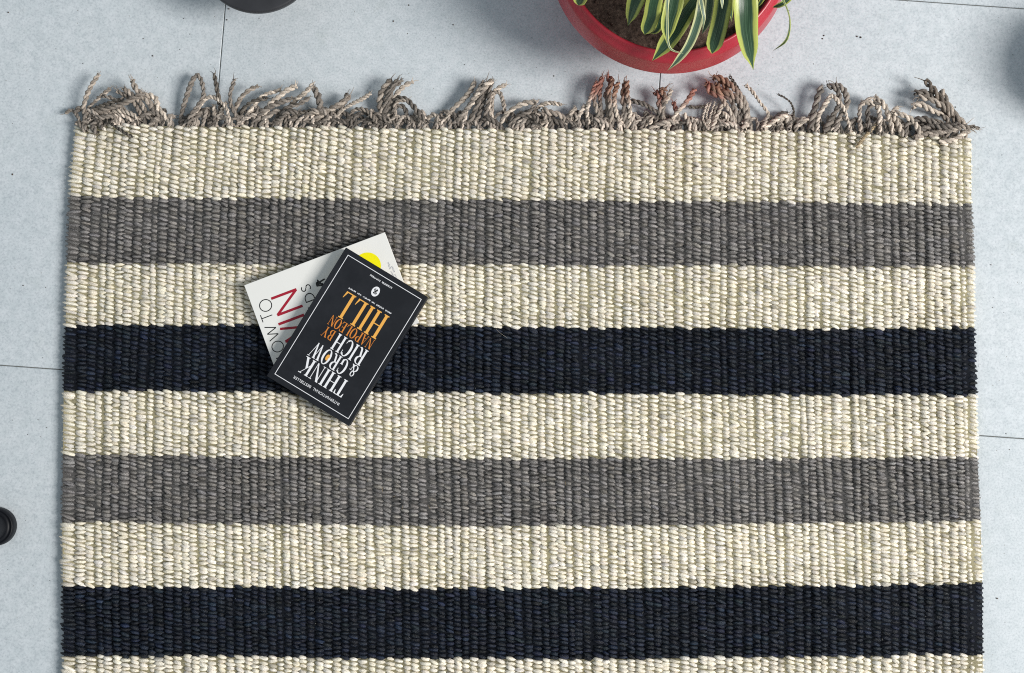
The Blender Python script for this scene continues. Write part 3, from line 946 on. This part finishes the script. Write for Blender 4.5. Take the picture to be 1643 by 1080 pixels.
def sans_glyph(ch, t):
    """thin even-stroked capitals: (width, [polygons]); t = stroke"""
    def seg(x0, y0, x1, y1):
        d = math.hypot(x1 - x0, y1 - y0)
        nx, ny = -(y1 - y0) / d * t / 2, (x1 - x0) / d * t / 2
        return [[(x0 + nx, y0 + ny), (x0 - nx, y0 - ny), (x1 - nx, y1 - ny), (x1 + nx, y1 + ny)]]
    if ch == 'O':
        return 1.0, ring(0.5, 0.5, 0.5, 0.52, 0.5 - t, 0.52 - t, 0, 360, 36)
    if ch == 'W':
        return 1.15, seg(0.03, 1, 0.33, 0) + seg(0.33, 0, 0.575, 0.98) + seg(0.575, 0.98, 0.82, 0) + seg(0.82, 0, 1.12, 1)
    if ch == 'T':
        return 0.62, rect(0, 1 - t, 0.62, 1) + rect(0.31 - t / 2, 0, 0.31 + t / 2, 1)
    if ch == 'H':
        return 0.72, rect(0, 0, t, 1) + rect(0.72 - t, 0, 0.72, 1) + rect(t, 0.5 - t / 2, 0.72 - t, 0.5 + t / 2)
    if ch == 'I':
        return t, rect(0, 0, t, 1)
    if ch == 'N':
        return 0.74, rect(0, 0, t, 1) + rect(0.74 - t, 0, 0.74, 1) + seg(t * 0.5, 0.99, 0.74 - t * 0.5, 0.01)
    if ch == 'D':
        return 0.74, rect(0, 0, t, 1) + ring(0.26, 0.5, 0.48, 0.5, 0.48 - t, 0.5 - t, -90, 90, 18) + rect(t, 0, 0.27, t) + rect(t, 1 - t, 0.27, 1)
    if ch == 'S':
        return 0.5, ring(0.25, 0.745, 0.25, 0.255, 0.25 - t, 0.255 - t, 30, 270, 14) + ring(0.25, 0.26, 0.26, 0.26, 0.26 - t, 0.26 - t, -150, 90, 14)
    if ch == 'F':
        return 0.46, rect(0, 0, t, 1) + rect(t, 1 - t, 0.46, 1) + rect(t, 0.5, 0.40, 0.5 + t)
    if ch == 'E':
        return 0.46, rect(0, 0, t, 1) + rect(t, 1 - t, 0.46, 1) + rect(t, 0.5, 0.40, 0.5 + t) + rect(t, 0, 0.46, t)
    if ch == 'R':
        return 0.52, rect(0, 0, t, 1) + ring(0.22, 0.74, 0.26, 0.26, 0.26 - t, 0.26 - t, -90, 90, 12) + rect(t, 1 - t, 0.23, 1) + rect(t, 0.48, 0.23, 0.48 + t) + seg(0.22, 0.5, 0.5, 0.0)
    return 0.3, []


class Cover:
    """flat print on a book cover: u runs along the reading direction, v down the page (0..1)"""

    def __init__(self, parent, w, h, z):
        self.p, self.w, self.h, self.z = parent, w, h, z

    def xy(self, u, v):
        return ((u - 0.5) * self.w, (0.5 - v) * self.h)

    def polys(self, name, polys, mat, lift=0.00012):
        V, F = [], []
        for i, poly in enumerate(polys):
            f = []
            for (u, v) in poly:
                x, y = self.xy(u, v)
                f.append(len(V))
                V.append((x, y, self.z + lift + 0.000002 * (i % 9)))
            F.append(f)
        o = mesh_obj(name, V, F, mat, self.p, smooth=False)
        return o

    def word(self, name, text, u0, u1, v0, v1, mat, gap=0.05, style=None):
        gl = [style(c) if style else serif_glyph(c) for c in text]
        tot = sum(g[0] for g in gl) + gap * (len(gl) - 1)
        x, P = 0.0, []
        for w, polys in gl:
            for poly in polys:
                P.append([(u0 + (x + px) / tot * (u1 - u0), v1 + (v0 - v1) * py) for px, py in poly])
            x += w + gap
        return self.polys(name, P, mat)

    def ticks(self, name, u0, u1, v0, v1, mat, seed, words=4):
        """print too small to read: a broken row of fine strokes"""
        rr = random.Random(seed)
        P, u = [], u0
        gapn = [u0 + (u1 - u0) * (i + 1) / words + rr.uniform(-0.02, 0.02) for i in range(words - 1)]
        while u < u1:
            w = rr.uniform(0.003, 0.006)
            a, b = v0 + (v1 - v0) * rr.choice((0, 0, 0.15)), v1 - (v1 - v0) * rr.choice((0, 0, 0.2))
            P.append([(u, a), (u + w, a), (u + w, b), (u, b)])
            if rr.random() < 0.5:
                vv = rr.choice((a, (a + b) / 2, b - 0.003))
                P.append([(u + w, vv), (u + w + 0.006, vv), (u + w + 0.006, vv + 0.003), (u + w, vv + 0.003)])
            u += w + rr.uniform(0.004, 0.008)
            if any(abs(u - g) < 0.008 for g in gapn):
                u += 0.016
        return self.polys(name, P, mat)

    def small_text(self, name, text, uc, vc, width, mat):
        cu = bpy.data.curves.new(name, 'FONT')
        cu.body = text
        cu.align_x, cu.align_y = 'CENTER', 'CENTER'
        cu.size = 0.01
        tmp = bpy.data.objects.new(name, cu)
        scene.collection.objects.link(tmp)
        dg = bpy.context.evaluated_depsgraph_get()
        me = bpy.data.meshes.new_from_object(tmp.evaluated_get(dg))
        bpy.data.objects.remove(tmp)
        xs = [v.co.x for v in me.vertices]
        k = width * self.w / (max(xs) - min(xs))
        cx, cy = self.xy(uc, vc)
        for v in me.vertices:
            v.co = (v.co.x * k + cx, v.co.y * k + cy, self.z + 0.00013)
        me.materials.clear()
        me.materials.append(mat)
        return link(bpy.data.objects.new(name, me), self.p)


def slab(name, x0, x1, y0, y1, z0, z1, mat, parent, bev=0.0006, curl=None):
    """bevelled plate; curl(x, y) lifts it"""
    nx, ny = 9, 13
    V, F = [], []
    xs = [x0, x0 + bev] + list(np.linspace(x0, x1, nx)[1:-1]) + [x1 - bev, x1]
    ys = [y0, y0 + bev] + list(np.linspace(y0, y1, ny)[1:-1]) + [y1 - bev, y1]
    bz = min(bev, (z1 - z0) * 0.45)
    nX, nY = len(xs), len(ys)
    for lay in (0, 1):
        for j, y in enumerate(ys):
            for i, x in enumerate(xs):
                edge = i in (0, nX - 1) or j in (0, nY - 1)
                z = (z1 - (bz if edge else 0)) if lay else (z0 + (bz if edge else 0))
                V.append((x, y, z + (curl(x, y) if curl else 0)))
    o = nX * nY
    for j in range(nY - 1):
        for i in range(nX - 1):
            a = j * nX + i
            F.append((a + o, a + 1 + o, a + 1 + nX + o, a + nX + o))
            F.append((a, a + nX, a + 1 + nX, a + 1))
    rim = [i for i in range(nX)] + [j * nX + nX - 1 for j in range(1, nY)] + [(nY - 1) * nX + i for i in range(nX - 2, -1, -1)] + [j * nX for j in range(nY - 2, 0, -1)]
    for a, b in zip(rim, rim[1:] + rim[:1]):
        F.append((a, b, b + o, a + o))
    return mesh_obj(name, V, F, mat, parent, smooth=False)


def page_block(w, h, z0, z1, parent, n=26):
    """leaves of paper: a block with fine uneven edges"""
    rr = random.Random(int(w * 1e5))
    V, F = [], []
    for i in range(n + 1):
        z = z0 + (z1 - z0) * i / n
        e = rr.uniform(-0.00025, 0.00025)
        V += [(-w / 2 + 0.0012, -h / 2 + 0.0006 + e, z), (w / 2 - 0.0012 + e, -h / 2 + 0.0006 + e, z), (w / 2 - 0.0012 + e, h / 2 - 0.0006 - e, z), (-w / 2 + 0.0012, h / 2 - 0.0006 - e, z)]
    for i in range(n):
        for k in range(4):
            a, b = i * 4 + k, i * 4 + (k + 1) % 4
            F.append((a, b, b + 4, a + 4))
    F.append((3, 2, 1, 0))
    F.append((n * 4, n * 4 + 1, n * 4 + 2, n * 4 + 3))
    return mesh_obj('page_block', V, F, M['page'], parent, smooth=False)


def book(name, corners, zb, zt, cover_mat, label):
    """corners: TL, TR, BR, BL of the front cover in the photograph"""
    C = [at(x, y, zt) for x, y in corners]
    ctr = sum(C) / 4
    U = ((C[1] - C[0]) + (C[2] - C[3])) / 2
    Vv = ((C[0] - C[3]) + (C[1] - C[2])) / 2
    w, h = float(np.linalg.norm(U)), float(np.linalg.norm(Vv))
    a1 = math.atan2(U[1], U[0]); a2 = math.atan2(Vv[1], Vv[0]) - math.pi / 2
    d = (a2 - a1 + math.pi) % (2 * math.pi) - math.pi
    b = empty(name, (ctr[0], ctr[1], zb), a1 + d / 2)
    tag(b, label, 'book')
    T = zt - zb
    slab('back_cover', -w / 2, w / 2, -h / 2, h / 2, 0, 0.0006, cover_mat, b, 0.00025)
    page_block(w, h, 0.0007, T - 0.0008, b)
    slab('spine', -w / 2 - 0.0005, -w / 2 + 0.0007, -h / 2, h / 2, 0.0007, T - 0.0007, cover_mat, b, 0.0003)
    fc = slab('front_cover', -w / 2 - 0.0004, w / 2 + 0.0004, -h / 2 - 0.0003, h / 2 + 0.0003, T - 0.0006, T, cover_mat, b, 0.0003)
    return b, Cover(fc, w, h, T), w, h


z1 = lambda X, Y: (380 + X * 320 / 1047, 360 + Y * 330 / 1080)
ZW, ZB = ZR + 0.0150, ZR + 0.0150 + 0.0185

# ---- white paperback underneath
bw, cv, w_, h_ = book('paperback_book', [z1(217, 788), z1(35, 318), z1(775, 48), z1(957, 518)], ZR + 0.0004, ZW, M['white_cover'],
                      'white paperback with black and red capitals lying under the black book')
asp = w_ / h_
thin = lambda c: sans_glyph(c, 0.075)
cv.word('title_lettering', 'H', 0.085, 0.175, 0.028, 0.104, M['dark_ink'], style=thin)
cv.word('title_lettering', 'O', 0.222, 0.342, 0.026, 0.106, M['dark_ink'], style=thin)
cv.word('title_lettering', 'W', 0.358, 0.520, 0.028, 0.100, M['dark_ink'], style=thin)
cv.word('title_lettering', 'T', 0.570, 0.650, 0.028, 0.106, M['dark_ink'], style=thin)
cv.word('title_lettering', 'O', 0.660, 0.792, 0.044, 0.128, M['dark_ink'], style=thin)
bold = lambda c: sans_glyph(c, 0.095)
cv.word('title_lettering', 'W', 0.150, 0.452, 0.122, 0.304, M['red_ink'], style=bold)
cv.word('title_lettering', 'I', 0.480, 0.508, 0.122, 0.304, M['red_ink'], style=bold)
cv.word('title_lettering', 'N', 0.574, 0.784, 0.136, 0.316, M['red_ink'], style=bold)
for ch, a, b in (('F', 0.10, 0.15), ('R', 0.19, 0.25), ('I', 0.29, 0.30), ('E', 0.34, 0.40), ('N', 0.45, 0.55), ('D', 0.600, 0.690), ('S', 0.716, 0.778)):
    cv.word('title_lettering', ch, a, b, 0.344, 0.412, M['dark_ink'], style=lambda c: sans_glyph(c, 0.09))
k_ = 1 / asp
blot = ring(0.745, 0.462, 0.024, 0.024 * asp * 0.9, 0.0, 0.0, 0, 360, 14)
blot += ring(0.722, 0.486, 0.018, 0.018 * asp, 0.0, 0.0, 0, 360, 12)
blot += [[(0.775, 0.462), (0.79, 0.470), (0.700, 0.500), (0.69, 0.49)], [(0.74, 0.46), (0.76, 0.46), (0.775, 0.515), (0.76, 0.52)], [(0.72, 0.45), (0.735, 0.445), (0.715, 0.51), (0.70, 0.51)]]
cv.polys('ampersand', blot, M['dark_ink'])
ry = 0.140
cv.polys('yellow_disc', ring(0.737, 0.815, ry, ry * asp, 0, 0, 0, 360, 40), M['yellow_ink'])
cv.ticks('small_print', 0.42, 0.69, 0.945, 0.956, M['grey_ink'], 5, 3)
cv.ticks('small_print', 0.36, 0.64, 0.962, 0.973, M['grey_ink'], 6, 3)

# ---- black paperback on top
bb, cv, w_, h_ = book('paperback_book', [z1(585, 1050), z1(155, 800), z1(575, 122), z1(1003, 385)], ZW + 0.0002, ZB, M['black_cover'],
                      'black paperback with white and orange serif title lying on top of the white book')
asp = w_ / h_
e, t1, t2 = 0.036, 0.0068, 0.0068 * asp
fr = []
for (a, b, c, d) in ((0.036, 0.036, 0.944, 0.036 + t2), (0.036, 0.967 - t2, 0.944, 0.967), (0.036, 0.036 + t2, 0.036 + t1, 0.967 - t2), (0.944 - t1, 0.036 + t2, 0.944, 0.967 - t2)):
    fr.append([(a, b), (c, b), (c, d), (a, d)])
cv.polys('border_line', fr, M['white_ink'])
cv.small_text('small_print', 'INTERNATIONAL  BESTSELLER', 0.478, 0.088, 0.56, M['white_ink'])
cv.word('title_lettering', 'THINK', 0.218, 0.752, 0.132, 0.250, M['white_ink'])
cv.word('title_lettering', '&', 0.218, 0.305, 0.286, 0.368, M['white_ink'])
cv.word('title_lettering', 'GROW', 0.330, 0.760, 0.259, 0.366, M['white_ink'])
cv.polys('gold_oval', ring(0.560, 0.312, 0.019, 0.022, 0, 0, 0, 360, 18), M['gold_ink'])
cv.word('title_lettering', 'RICH', 0.225, 0.592, 0.374, 0.490, M['white_ink'])
cv.word('author_lettering', 'BY', 0.622, 0.748, 0.416, 0.488, M['orange_ink'])
cv.word('author_lettering', 'NAPOLEON', 0.226, 0.752, 0.502, 0.573, M['orange_ink'], gap=0.03)
cv.word('author_lettering', 'HILL', 0.226, 0.762, 0.580, 0.757, M['gold_ink'], gap=0.10)
cv.ticks('small_print', 0.232, 0.755, 0.775, 0.786, M['white_ink'], 8, 6)
cv.polys('emblem', ring(0.493, 0.852, 0.042, 0.035, 0, 0, 0, 360, 28), M['white_ink'])
sw = ring(0.490, 0.842, 0.020, 0.009, 0.008, 0.004, 20, 300, 12) + ring(0.496, 0.862, 0.020, 0.010, 0.008, 0.005, 160, 440, 12) + [[(0.475, 0.866), (0.487, 0.872), (0.512, 0.838), (0.502, 0.834)]]
cv.polys('emblem_figure', sw, M['dark_ink'], lift=0.0003)
cv.ticks('small_print', 0.366, 0.628, 0.922, 0.934, M['white_ink'], 9, 2)


# ------------------------------------------------------------------ pots
def lathe(name, prof, mat, parent, n=96, smooth=True, wob=0.0):
    V, F = [], []
    for i in range(n):
        a = 2 * math.pi * i / n
        for (r, z) in prof:
            V.append((r * math.cos(a), r * math.sin(a), z))
    m = len(prof)
    for i in range(n):
        j = (i + 1) % n
        for k_ in range(m - 1):
            F.append((i * m + k_, j * m + k_, j * m + k_ + 1, i * m + k_ + 1))
    o = mesh_obj(name, V, F, mat, parent, smooth)
    if wob:
        for v in o.data.vertices:
            a = math.atan2(v.co.y, v.co.x)
            s = 1 + wob * (0.6 * math.sin(2 * a + 0.7) + 0.4 * math.sin(5 * a + 2))
            v.co.x *= s; v.co.y *= s
    return o


def round_profile(pts, r=0.0015, k=4):
    """round the corners of an open profile"""
    out = [pts[0]]
    for a, b, c in zip(pts, pts[1:], pts[2:]):
        a, b, c = Vector(a), Vector(b), Vector(c)
        d1, d2 = (a - b), (c - b)
        rr = min(r, d1.length * 0.45, d2.length * 0.45)
        p, q = b + d1.normalized() * rr, b + d2.normalized() * rr
        for i in range(k + 1):
            t = i / k
            out.append(tuple((1 - t) ** 2 * p + 2 * t * (1 - t) * b + t * t * q))
    out.append(pts[-1])
    return out


random.seed(33)
ZP = 0.165
pc = at(1074, -73, ZP - 0.045)
rp = 197 * PX * (DIST - ZP + 0.045) / DIST
plant = empty('potted_plant', (pc[0], pc[1], 0))
tag(plant, 'red plastic pot of yellow-edged strappy green leaves beside the rug fringe', 'plant')
prof = round_profile([(0.0, 0.004), (rp * 0.62, 0.0), (rp * 0.66, 0.004), (rp * 0.90, ZP - 0.052), (rp * 0.985, ZP - 0.050), (rp, ZP - 0.046),
                      (rp * 0.968, ZP - 0.012), (rp * 0.935, ZP - 0.0065), (rp * 0.915, ZP - 0.001), (rp * 0.898, ZP), (rp * 0.882, ZP - 0.003), (rp * 0.86, ZP - 0.05), (0.0, ZP - 0.055)], 0.003)
lathe('pot', prof, M['red_pot'], plant, 128)

# soil: a lumpy disc with crumbs
sv, sf = [(0, 0, 0)], []
rings, seg = 22, 72
for i in range(1, rings + 1):
    for j in range(seg):
        a = 2 * math.pi * j / seg
        r_ = rp * 0.875 * i / rings
        sv.append((r_ * math.cos(a), r_ * math.sin(a), 0.0))
for i in range(rings):
    for j in range(seg):
        j2 = (j + 1) % seg
        if i == 0:
            sf.append((0, 1 + j, 1 + j2))
        else:
            a = 1 + (i - 1) * seg
            sf.append((a + j, a + seg + j, a + seg + j2, a + j2))
sv = np.array(sv)
sv[:, 2] = ZP - 0.016 + 0.0035 * np.sin(sv[:, 0] * 60) * np.cos(sv[:, 1] * 47) + rng.normal(0, 0.0011, len(sv))
soil = mesh_obj('soil', sv, sf, M['soil'], plant)
# crumbs of earth, joined
CV, CF = [], []
for _ in range(260):
    a, r_ = random.uniform(0, 6.28), rp * 0.83 * math.sqrt(random.random())
    s = random.uniform(0.0010, 0.0034)
    c = np.array([r_ * math.cos(a), r_ * math.sin(a), ZP - 0.0145])
    b0 = len(CV)
    for d in ((1, 0, 0), (-1, 0, 0), (0, 1, 0), (0, -1, 0), (0, 0, 1), (0, 0, -1)):
        CV.append(c + np.array(d) * s * random.uniform(0.6, 1.3))
    for f in ((0, 2, 4), (2, 1, 4), (1, 3, 4), (3, 0, 4), (2, 0, 5), (1, 2, 5), (3, 1, 5), (0, 3, 5)):
        CF.append(tuple(b0 + i for i in f))
crumbs = mesh_obj('soil_crumbs', CV, CF, M['soil'], soil)
tag(crumbs, None, None, None, 'stuff')
# stem crown
crown_px = (1095, -70)
for dx, dy in ((-0.022, 0.006), (0.020, -0.004), (0.002, 0.024)):
    base = at(*crown_px, ZP) - pc
    pts = [(base[0] + dx, base[1] + dy, ZP - 0.02), (base[0] + dx * 1.1, base[1] + dy * 1.1, ZP + 0.03), (base[0] + dx * 1.3, base[1] + dy * 1.3, ZP + 0.075)]
    c, _l = spline(pts, 8)
    v, q = tube(c, np.linspace(0.009, 0.006, 8), 10)
    mesh_obj('stem', v, [tuple(f) for f in q.tolist()], M['stem'], plant)


def leaf(ctrl, widths, mat, fold=0.25, roll=0.0, blunt=False):
    """ribbon leaf with a keel; ctrl in metres (pot space), widths full width at each control point"""
    n, m = 22, 8
    c, L = spline(ctrl, n)
    s = np.concatenate([[0], np.cumsum(np.linalg.norm(np.diff(np.asarray(ctrl), axis=0), axis=1))])
    w = np.interp(np.linspace(0, 1, n), s / s[-1], widths)
    ker = np.array([0.25, 0.5, 0.25])
    w2 = np.convolve(np.pad(w, 1, mode='edge'), ker, 'valid'); w2[-1] = w[-1]
    f = np.linspace(0, 1, n)
    if blunt:
        w2 *= np.sqrt(np.clip((1 - f) / 0.10, 0.0, 1)) * 0.98 + 0.02
    else:
        w2 *= np.clip((1 - f) / 0.16, 0.0, 1) ** 0.75 * 0.98 + 0.02
    t = np.gradient(c, axis=0); t /= np.linalg.norm(t, axis=1)[:, None]
    side = np.cross(t, (0, 0, 1.0)); side /= np.linalg.norm(side, axis=1)[:, None] + 1e-9
    nor = np.cross(side, t)
    if np.ndim(roll) == 0:
        roll = np.full(n, roll)
    else:
        roll = np.interp(f, np.linspace(0, 1, len(roll)), roll)
    cr, sr = np.cos(roll)[:, None], np.sin(roll)[:, None]
    side, nor = side * cr + nor * sr, nor * cr - side * sr
    V, UV = [], []
    for lay in (0.00025, -0.00025):
        for i in range(n):
            for j in range(m + 1):
                u = j / m * 2 - 1
                p = c[i] + side[i] * u * w2[i] / 2 + nor[i] * (abs(u) ** 1.5 * w2[i] / 2 * fold + lay)
                V.append(p); UV.append((j / m, f[i] * L * 12))
    F = []
    o = n * (m + 1)
    for i in range(n - 1):
        for j in range(m):
            a = i * (m + 1) + j
            F.append((a, a + 1, a + m + 2, a + m + 1))
            F.append((a + o, a + m + 1 + o, a + m + 2 + o, a + 1 + o))
        for j in (0, m):
            a = i * (m + 1) + j
            F.append((a, a + m + 1, a + m + 1 + o, a + o))
    ob = mesh_obj('leaf', V, F, mat, plant)
    uvl = ob.data.uv_layers.new(name='UVMap')
    li = np.zeros(len(ob.data.loops), np.int32)
    ob.data.loops.foreach_get('vertex_index', li)
    uvl.data.foreach_set('uv', np.array(UV, np.float32)[li].ravel())
    return ob


def P6(X, Y, z):
    return at(1040 + X / 6.846, Y / 6.846, z) - pc * np.array([1, 1, 0])


def P5(X, Y, z):
    return at(890 + X / 8.647, Y / 8.647, z) - pc * np.array([1, 1, 0])


S6, S5 = 0.000857 * 0.86 / 6.846, 0.000857 * 0.86 / 8.647
YL, WL = M['leaf_yellow'], M['leaf_white']
# (points, widths, material, roll, blunt)
for fn, sc, pts, wd_, mat, roll, blunt in [
    (P6, S6, [(980, -700, .250), (1060, -300, .268), (1068, 50, .262), (1078, 320, .245), (1115, 570, .222), (1155, 768, .200)], [90, 240, 270, 255, 190, 60], YL, 0.0, False),
    (P6, S6, [(850, -650, .250), (845, -250, .255), (822, 30, .245), (788, 230, .232), (735, 440, .215), (700, 590, .202)], [90, 190, 200, 195, 195, 170], YL, 0.05, True),
    (P6, S6, [(700, -600, .245), (690, -200, .245), (672, 60, .235), (650, 230, .22), (590, 375, .205)], [90, 120, 125, 120, 60], WL, 0.2, False),
    (P6, S6, [(520, -500, .250), (545, -200, .255), (585, 60, .25), (610, 200, .245), (600, 330, .235)], [60, 70, 60, 45, 20], WL, 0.4, False),
    (P6, S6, [(620, -250, .235), (580, 50, .235), (545, 240, .226), (455, 480, .212), (335, 650, .200), (212, 778, .188)], [80, 110, 112, 100, 75, 30], WL, 0.1, False),
    (P6, S6, [(760, -420, .215), (600, -120, .215), (440, 110, .208), (290, 350, .200), (170, 520, .192), (45, 668, .184)], [90, 150, 200, 205, 180, 110], YL, 0.0, False),
    (P6, S6, [(420, -500, .240), (330, -200, .240), (280, 60, .232), (225, 270, .222), (205, 480, .205)], [80, 200, 215, 180, 60], YL, -0.15, False),
    (P6, S6, [(280, -420, .255), (215, -60, .26), (205, 220, .246), (232, 520, .226), (385, 588, .214)], [60, 60, 46, 34, 20], WL, [0.0, 0.5, 0.9, 0.7, 0.2], False),
    (P6, S6, [(1250, -380, .235), (1400, -120, .25), (1500, 50, .236), (1552, 230, .210), (1515, 440, .18), (1368, 562, .155)], [60, 70, 62, 48, 38, 16], YL, [0.2, 0.6, 0.8, 0.8, 0.6, 0.3], False),
    (P6, S6, [(1700, -200, .20), (1590, -60, .2), (1480, 40, .195), (1365, 82, .185)], [60, 70, 64, 40], YL, 0.2, False),
    (P6, S6, [(1350, -260, .215), (1290, -80, .215), (1235, 20, .208), (1195, 80, .2)], [50, 60, 50, 30], YL, 0.2, False),
    (P6, S6, [(880, -400, .24), (900, -100, .235), (905, 100, .225), (915, 240, .21)], [60, 80, 70, 20], YL, 0.3, False),
    (P6, S6, [(800, -300, .262), (805, -120, .268), (812, 100, .262)], [40, 55, 30], WL, 0.3, False),
    (P5, S5, [(1500, -600, .235), (1250, -250, .235), (1130, 0, .222), (1065, 200, .206), (1015, 360, .190)], [90, 240, 255, 170, 40], YL, 0.0, False),
    (P5, S5, [(1520, -600, .245), (1430, -200, .245), (1370, 60, .232), (1330, 260, .216), (1245, 478, .198)], [90, 230, 235, 225, 170], YL, 0.05, True),
    (P5, S5, [(1560, 60, .215), (1480, 280, .205), (1420, 420, .198), (1330, 470, .190)], [120, 130, 90, 30], YL, -0.3, False),
    (P5, S5, [(700, -420, .205), (480, -180, .21), (370, -40, .200), (325, 72, .188)], [80, 190, 200, 150], YL, 0.1, True),
]:
    leaf([fn(*p) for p in pts], [x_ * sc for x_ in wd_], mat, 0.22, roll, blunt)
# leaves on the sides of the plant that point out of the picture
cb = at(*crown_px, ZP) - pc
for i in range(26):
    a = R(random.uniform(25, 150)) if i > 7 else R(random.uniform(140, 172))
    ln = random.uniform(0.10, 0.18)
    hz = random.uniform(0.02, 0.09)
    d = np.array([math.cos(a), math.sin(a), 0])
    s0 = cb + d * 0.012
    pts = [(s0[0], s0[1], ZP + 0.055), *[(s0[0] + d[0] * ln * f_, s0[1] + d[1] * ln * f_, ZP + 0.06 + hz * math.sin(f_ * 2.6) - 0.03 * f_) for f_ in (0.3, 0.6, 0.85, 1.0)]]
    wl = random.uniform(0.016, 0.026)
    leaf(pts, [wl * 0.4, wl, wl, wl * 0.8, wl * 0.4], random.choice((YL, YL, WL)), 0.25, random.uniform(-0.2, 0.2))

# ---- dark pots
ZK = 0.095
kc = at(412, -77, ZK)
rk = 99 * PX * (DIST - ZK) / DIST
bp = empty('plant_pot', (kc[0], kc[1], 0))
tag(bp, 'dark grey round plant pot cut by the top edge left of the red pot', 'pot')
lathe('pot_body', round_profile([(0, 0.003), (rk * 0.45, 0), (rk * 0.87, ZK - 0.018), (rk * 0.87, ZK - 0.015), (rk * 0.70, ZK - 0.03), (0, ZK - 0.034)], 0.002), M['black_pot'], bp)
lathe('rim', round_profile([(rk * 0.86, ZK - 0.016), (rk * 0.985, ZK - 0.014), (rk, ZK - 0.006), (rk * 0.98, ZK - 0.002), (rk * 0.72, ZK), (rk * 0.69, ZK - 0.027)], 0.0025), M['black_pot'], bp)
sl = lathe('soil', [(0, ZK - 0.016), (rk * 0.4, ZK - 0.014), (rk * 0.6, ZK - 0.017), (rk * 0.70, ZK - 0.019)], M['soil'], bp)

qc = at(1790, 135, 0.0)  # unseen pot, added for the soft shadow it casts at upper right
qr, ZQ = 0.080, 0.105
qp = empty('plant_pot', (qc[0], qc[1], 0))
tag(qp, 'unseen dark pot added past the right edge to throw a shadow on the tiles', 'pot')
lathe('pot_body', round_profile([(0, 0.003), (qr * 0.72, 0), (qr * 0.93, ZQ - 0.024), (qr * 0.93, ZQ - 0.022), (qr * 0.90, ZQ - 0.028), (0, ZQ - 0.03)], 0.002), M['black_pot'], qp)
lathe('rim', round_profile([(qr * 0.90, ZQ - 0.024), (qr * 0.985, ZQ - 0.024), (qr, ZQ - 0.003), (qr * 0.98, ZQ), (qr * 0.93, ZQ), (qr * 0.915, ZQ - 0.025)], 0.002), M['black_pot'], qp)
lathe('soil', [(0, ZQ - 0.016), (qr * 0.5, ZQ - 0.014), (qr * 0.916, ZQ - 0.018)], M['soil'], qp)

# ---- furniture leg with a rubber foot at the left edge
fc_ = at(-7, 845, 0.012)
rf = 30.5 * PX * (DIST - 0.012) / DIST
leg = empty('furniture_leg', (fc_[0], fc_[1], 0))
tag(leg, 'round black rubber-footed furniture leg at the left edge of the tiles', 'furniture leg')
lathe('rubber_foot', round_profile([(0, 0.0005), (rf * 0.94, 0.0), (rf, 0.005), (rf, 0.014), (rf * 0.93, 0.018), (rf * 0.80, 0.0165), (rf * 0.70, 0.019), (rf * 0.62, 0.042), (rf * 0.50, 0.043)], 0.0022), M['rubber'], leg, 64)
lathe('tube', round_profile([(0, 0.03), (rf * 0.50, 0.03), (rf * 0.50, 0.34), (0, 0.341)], 0.001), M['steel'], leg, 48)

# ---- grit and shed fibre bits on the tiles
GV, GF = [], []
spots = [(13, 20), (245, 90), (364, 32), (367, 14), (20, 280), (37, 458), (727, 40), (631, 34), (1320, 62), (1322, 57), (1375, 58), (1381, 60), (460, 10), (1590, 425), (1600, 960)]
spots += [(random.uniform(0, 1640), random.uniform(0, 118)) for _ in range(26)] + [(random.uniform(0, 85), random.uniform(120, 1080)) for _ in range(16)] + [(random.uniform(1590, 1643), random.uniform(150, 1080)) for _ in range(8)]
for i, (gx, gy) in enumerate(spots):
    s_ = random.uniform(0.0009, 0.0014) if i < 15 else random.uniform(0.0003, 0.0008)
    c = at(gx, gy, 0.0006 * s_ / 0.001)
    b0 = len(GV)
    for d in ((1, 0, 0), (-1, 0, 0), (0, 1, 0), (0, -1, 0), (0, 0, 0.7), (0, 0, -0.6)):
        GV.append(c + np.array(d) * s_ * random.uniform(0.6, 1.35))
    for f in ((0, 2, 4), (2, 1, 4), (1, 3, 4), (3, 0, 4), (2, 0, 5), (1, 2, 5), (3, 1, 5), (0, 3, 5)):
        GF.append(tuple(b0 + j for j in f))
grit = mesh_obj('grit', GV, GF, M['soil'], None)
tag(grit, 'tiny dark crumbs of grit scattered on the pale tiles', 'grit', None, 'stuff')
